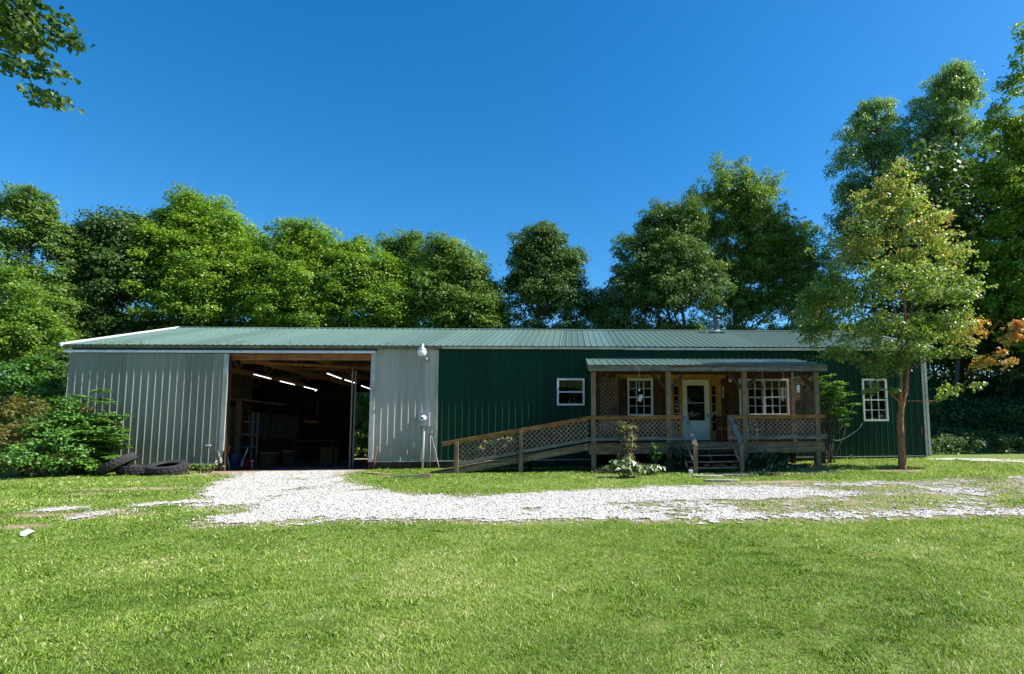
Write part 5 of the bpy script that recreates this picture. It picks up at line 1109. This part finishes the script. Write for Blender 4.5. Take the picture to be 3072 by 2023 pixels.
sumac('feathery_shrub', 'feathery leaved shrub growing at the right end of the porch', [(2490+rng.normal()*26, 1200+rng.normal()*38, rng.uniform(-1.9, -.8)) for _ in range(40)]+[(2560, 1215, -1.2), (2545, 1240, -1.3), (2530, 1275, -1.3), (2540, 1180, -1.2), (2520, 1150, -1.1)], 0, cat='shrub', L=.13, org=np.array([24.95, -1.2, -.2]))
# plants before the porch
def rosette(name, label, px, py, n, L, spread, mat, hgt, group=None, cat='plant'):
    g = G(px, py); root = thing(name, label, cat, tuple(g), group); P_ = []; N_ = []
    for k in range(n):
        a = rng.uniform(0, 6.28); r = spread*math.sqrt(rng.random()); h = hgt*(1-.55*(r/spread)**2)*rng.uniform(.35, 1); P_.append(g+[r*math.cos(a), r*math.sin(a)*.6, h+.03]); N_.append([.5*math.cos(a), .5*math.sin(a)-.25, 1]+rng.normal(size=3)*.35)
    P_ = np.array(P_); N_ = unit(np.array(N_)); L_ = L*rng.uniform(.6, 1.2, n); leaf_mesh('foliage', P_, N_, L_, L_*.72, mat, root, rng.random(n), g, shape='leaf', droop=.5)
    m = MB(g)
    for k in range(min(n, 26)): m.tube([g+rng.normal(size=3)*[.05, .03, 0], P_[k]-[0, 0, .01]], .006, 4)
    tpart(m, 'stems', M['bark'], root); return root
rosette('hosta_plant', 'big pale hosta with broad creamy leaves before the porch', 1872, 1432, 170, .20, .58, LV['hosta'], .50, cat='hosta')
rosette('hosta_plant', 'smaller greyer hosta right of the big pale hosta', 1950, 1424, 90, .16, .46, LV['hosta'], .34, cat='hosta')
rosette('low_plant', 'low dark leaf clump left of the pale hosta', 1818, 1420, 40, .10, .35, LV['deep'], .22)
shrub('porch_shrub', 'dark leafy shrub under the porch left of the steps', [(1975, 1385, 35, 30, -2.9), (2020, 1375, 35, 38, -2.9), (2030, 1405, 30, 22, -3.0), (1985, 1412, 30, 16, -3.0)], LV['deep'], 0, dens=3, crad=.16, per=34, L=.085, shape='leaf')
shrub('tall_weed', 'single tall weed with big green leaves rising before the porch rim', [(1962, 1345, 12, 16, -2.95), (1958, 1370, 10, 14, -2.95), (1972, 1372, 16, 12, -2.9)], LV['sumac'], 0, dens=3, crad=.10, per=10, L=.15, shape='leaf', cat='weed', stems=3)
shrub('porch_shrub', 'wide dark evergreen shrub under the porch right of the steps', [(2262, 1385, 38, 24, -2.9), (2310, 1378, 42, 26, -2.9), (2355, 1392, 34, 22, -2.9), (2250, 1405, 34, 14, -3.1), (2330, 1405, 50, 12, -3.1), (2300, 1398, 60, 18, -3.0)], LV['deep'], 0, dens=3.2, crad=.14, per=34, L=.085, shape='leaf', bias=.1)
shrub('weed_clump', 'small green weeds at the foot of the green wall behind the young tree', [(2545, 1374, 16, 12, -.5)], LV['sumac'], 0, dens=4, crad=.10, per=16, L=.08, cat='weeds')
shrub('weed_clump', 'weeds sprouting under the dented corner of the sliding door', [(590, 1402, 22, 9, -.8), (625, 1404, 20, 9, -.8), (650, 1400, 18, 10, -.7)], LV['bright'], 0, dens=5, crad=.10, per=16, L=.07, cat='weeds')
shrub('weed_clump', 'purple tinted weeds right of the flat tyres', [(560, 1403, 14, 10, -1.4)], LV['rust'], 0, dens=5, crad=.08, per=16, L=.05, cat='weeds')
shrub('sun_spot_plant', 'plant behind the ramp lattice with sunlit spots painted pale pink and white', [(1440, 1345, 26, 22, -.75), (1480, 1338, 30, 26, -.75), (1525, 1335, 28, 26, -.75)], LV['flower'], 0, dens=3.0, crad=.12, per=20, L=.08, bias=-.02, cat='plant')  # pale leaf tints stand in for sun spots behind the lattice
# twig post covered by a dry vine
g = G(1878, 1420); g2 = wp(1883, 1285, -2.9)
VP = thing('vine_trellis', 'wire cage post overgrown by a half dry vine before the porch', 'vine', tuple(g))
m = MB(g)
for k in range(9): a = k*.7; m.tube(limb_path(g+[.17*math.cos(a), .12*math.sin(a), -.03], np.array([g2[0]+.17*math.cos(a), g2[1]+.12*math.sin(a), g2[2]]), n=5, wob=.01), .006, 4)
for z in np.linspace(g[2]+.1, g2[2], 9):
    f = (z-g[2])/(g2[2]-g[2]); c = g+(g2-g)*f; m.tube([c+[.17*math.cos(t), .12*math.sin(t), z-c[2]] for t in np.linspace(0, 6.28, 11)], .005, 4)
for k in range(46):
    f = rng.random(); c = g+(g2-g)*f; a = rng.uniform(0, 6.28); b = c+[.26*math.cos(a), .2*math.sin(a), rng.uniform(-.1, .2)]; m.tube(limb_path(c+[.1*math.cos(a), .1*math.sin(a), 0], b, n=3, wob=.1), .004, 4)
tpart(m, 'stems', M['bark_pale'], VP)
lobv = [(*(g+(g2-g)*f), .19, .14, .14) for f in (.15, .35, .55, .75, .93)]+[(*(g+(g2-g)*.9+[-.1, 0, .02]), .16, .12, .1)]
lobv += [(*(g+(g2-g)*f+np.array([dx_, 0, dz_])), .10, .08, .07) for f, dx_, dz_ in ((.95, .22, .02), (.8, -.22, .0), (.55, .2, 0), (.35, -.16, 0), (.2, .2, 0), (1.0, -.2, .08))]
foliage(lobv, 48, .11, 13, .06, LV['vine'], 'foliage', VP, g, shape='leaf')
# leaf litter and bark under the porch end
def litter(name, px, py, rx, ry, n, L, label=None):
    g = G(px, py); x = g[0]+rng.normal(size=n)*rx; y = g[1]+rng.normal(size=n)*ry; P_ = np.stack([x, y, gz(x, y)+.01+.06*rng.random(n)*np.exp(-((x-g[0])/rx)**2)], 1); N_ = unit(np.array([0, 0, 1.])+.6*rng.normal(size=(n, 3)))
    o = leaf_mesh(name, P_, N_, L*rng.uniform(.5, 1.4, n), L*.45*rng.uniform(.5, 1.3, n), LV['litter'], None, rng.random(n), (0, 0, 0)); tag(o, kind='stuff')
litter('leaf_litter', 2425, 1402, .5, .22, 420, .11); litter('leaf_litter', 2290, 1424, .9, .2, 260, .09); litter('leaf_litter', 1800, 1425, .7, .2, 160, .06); litter('leaf_litter', 1240, 1395, .8, .15, 120, .05)
# seedlings in the gutter
m_g = thing('gutter_weeds', 'tiny seedlings growing along the mossy barn gutter', 'weeds', (2, -.17, 3.97)); P_ = []
for px in (302, 330, 378, 388, 416, 420, 655, 690, 712, 726, 745, 870, 1015, 1160, 1167, 1180): 
    x = wy(px, 1028, -.17)[0]
    for k in range(9): P_.append([x+rng.normal()*.05, -.17+rng.normal()*.015, 3.97+rng.random()*.14])
P_ = np.array(P_); leaf_mesh('foliage', P_, unit(rng.normal(size=P_.shape)+[0, -.5, .6]), .06, .03, LV['mid'], m_g, rng.random(len(P_)), (2, -.17, 3.97))

# young turning tree in front of the right end
tb = G(2707, 1406); RT = thing('young_maple', 'young maple with turning orange green leaves and a red brown trunk', 'tree', tuple(tb))
YT = float(tb[1]); k_ = (YT-CAM[1])/FPX
def Q(px, py, dy=0): return wp(px, py, YT+dy)
m = MB(tb); m.tube([tb-[0, 0, .1], tb+[0, 0, .05], Q(2706, 1370), Q(2702, 1300), Q(2700, 1250), Q(2706, 1215), Q(2716, 1180, .02), Q(2722, 1120, .05), Q(2722, 1040, .1), Q(2712, 900, .1), Q(2700, 760, .1), Q(2690, 640, .1), Q(2690, 540, .1)], [.15, .125, .112, .105, .10, .085, .075, .062, .05, .036, .024, .014, .006], 12)
m.tube([Q(2702, 1240), Q(2700, 1190, -.05), Q(2704, 1110, -.1), Q(2706, 1000, -.15), Q(2650, 820, -.2), Q(2600, 680, -.3)], [.06, .055, .045, .032, .018, .006], 9)
tpart(m, 'trunk', M['bark_red'], RT, smooth=True)
m = MB(tb); br = [((2712, 1203), (2800, 1204), (2900, 1165)), ((2706, 1215), (2660, 1170), (2620, 1150)), ((2720, 1110), (2830, 1060), (2960, 1010)), ((2712, 1060), (2600, 1000), (2530, 985)), ((2715, 960), (2820, 880), (2860, 840)), ((2705, 900), (2590, 830), (2500, 760)), ((2705, 800), (2790, 720), (2810, 680)), ((2695, 700), (2620, 620), (2620, 600)), ((2692, 640), (2750, 570), (2745, 585)), ((2720, 1100), (2600, 1080), (2560, 1080)), ((2710, 990), (2740, 900), (2800, 800)), ((2960, 1010), (3000, 960), (3040, 1010))]
for i, (a, b, c) in enumerate(br):
    dy = (-1)**i*.5; m.tube([Q(*a), Q(b[0], b[1], dy*.5), Q(c[0], c[1], dy)], [.022, .014, .004], 6)
tpart(m, 'limbs', M['bark_red'], RT, smooth=True)
lobr = [LB(a, b, rx, ry, YT+dy) for a, b, rx, ry, dy in ((2650, 590, 60, 55, .1), (2735, 590, 60, 55, -.1), (2690, 520, 38, 45, 0), (2690, 565, 65, 70, 0), (2640, 640, 90, 80, .2), (2750, 640, 85, 80, -.3), (2600, 760, 110, 90, .3), (2780, 760, 110, 95, -.2), (2690, 700, 110, 90, 0), (2560, 880, 130, 90, .2), (2700, 880, 150, 90, -.5), (2820, 880, 120, 90, .2), (2500, 980, 120, 75, .4), (2460, 900, 75, 80, .3), (2540, 780, 90, 80, .3), (2450, 1010, 75, 60, .5), (2860, 790, 75, 85, .1), (2885, 890, 75, 75, 0), (2430, 1030, 55, 50, .6), (2490, 1070, 70, 45, .2), (2610, 1120, 60, 40, .1), (2760, 1085, 80, 45, -.2), (2850, 1050, 80, 45, .1), (2900, 1010, 50, 40, .2), (2440, 930, 60, 70, .5), (2590, 640, 60, 60, 0), (2830, 690, 60, 60, 0), (2700, 1070, 90, 50, -.5), (2640, 1000, 120, 70, -.5), (2790, 1000, 130, 65, .2), (2560, 1065, 90, 45, 0), (2660, 1120, 60, 50, -.2), (2880, 960, 60, 50, .1))]
lobq = [LB(2875, 1165, 70, 22, YT), LB(2835, 1195, 45, 18, YT), LB(2950, 1100, 55, 26, YT+.1), LB(3000, 1085, 55, 42, YT), LB(3035, 1020, 42, 55, YT), LB(3068, 985, 30, 36, YT), LB(2630, 1170, 45, 30, YT), LB(2690, 1180, 30, 20, YT-.2)]
def tf(P_, t):
    hz = sstep(P_[:, 2], 4.5, 7.8); rt = sstep(P_[:, 0], 28.7, 30.0)*(P_[:, 2] < 5.0); n_ = fbm(P_[:, 0]+P_[:, 1], P_[:, 2], .9, 81, 3)
    return t*.50+.02+.30*hz*rng.random(len(t))+.10*rng.random(len(t))*(P_[:, 0]-P_[:, 0].min() > 0)+.75*rt*sstep(n_, .1, .5)*(.4+.6*rng.random(len(t)))+.25*sstep(n_, .55, .75)*rng.random(len(t))
foliage(lobr, 1.3, .26, 62, .088, LV['red'], 'crown', RT, tb, up=.55, shell=.3, tfun=tf, jit=.8)
foliage(lobq, 2.6, .16, 24, .115, LV['red'], 'lower_branch_leaves', RT, tb, up=.6, shell=.2, tfun=tf, jit=.6)

# overhanging branch of a near tree left of the camera
OY = -9.5; k2 = (OY-CAM[1])/FPX
ob = wp(-700, 1400, OY); ob[2] = float(gz(ob[0], OY)); OT = thing('overhanging_tree', 'near tree whose leafy branch hangs into the top left corner', 'tree', tuple(ob))
def O(px, py, dy=0): return wp(px, py, OY+dy)
m = MB(ob); m.tube(limb_path(ob-[0, 0, .1], O(-640, -300), n=6, wob=.02), [.28, .24, .22, .2, .18, .16, .12], 12); tpart(m, 'trunk', M['bark'], OT, smooth=True)
m = MB(ob)
for a, b, c, r0 in ((O(-650, 100), O(-300, -60), O(-20, 10), .07), (O(-20, 10), O(40, 30), O(90, 60), .03), (O(-300, -60), O(-100, 120), O(40, 160), .035), (O(40, 160), O(90, 240), O(120, 320), .014), (O(40, 30), O(120, 50), O(210, 110), .014), (O(-640, -200), O(-500, -400), O(-300, -500), .06), (O(-650, 0), O(-800, -200), O(-950, -250), .06)):
    m.tube([a, b, c], [r0, r0*.7, r0*.3], 7)
tpart(m, 'limbs', M['bark'], OT, smooth=True)
lobo = [LB(*l, OY) for l in ((30, 40, 90, 50), (110, 30, 50, 40), (170, 110, 55, 45), (205, 75, 28, 20), (215, 140, 25, 18), (100, 150, 70, 60), (30, 120, 60, 60), (20, 210, 45, 40), (100, 240, 55, 50), (180, 230, 28, 30), (110, 300, 28, 30), (160, 310, 25, 14), (-80, 60, 120, 120), (-250, -100, 200, 150), (-500, -300, 300, 200), (-800, -250, 260, 220))]
foliage(lobo[:12], 2.9, .17, 22, .115, LV['dark'], 'crown', OT, ob, up=.35, shell=.1, shape='leaf', jit=.8)
foliage(lobo[12:], 1.2, .4, 60, .16, LV['mid'], 'upper_crown', OT, ob, up=.35, shell=.3, shape='leaf', jit=.8)
print('objects', len(bpy.data.objects), 'faces', sum(len(m.polygons) for m in bpy.data.meshes))
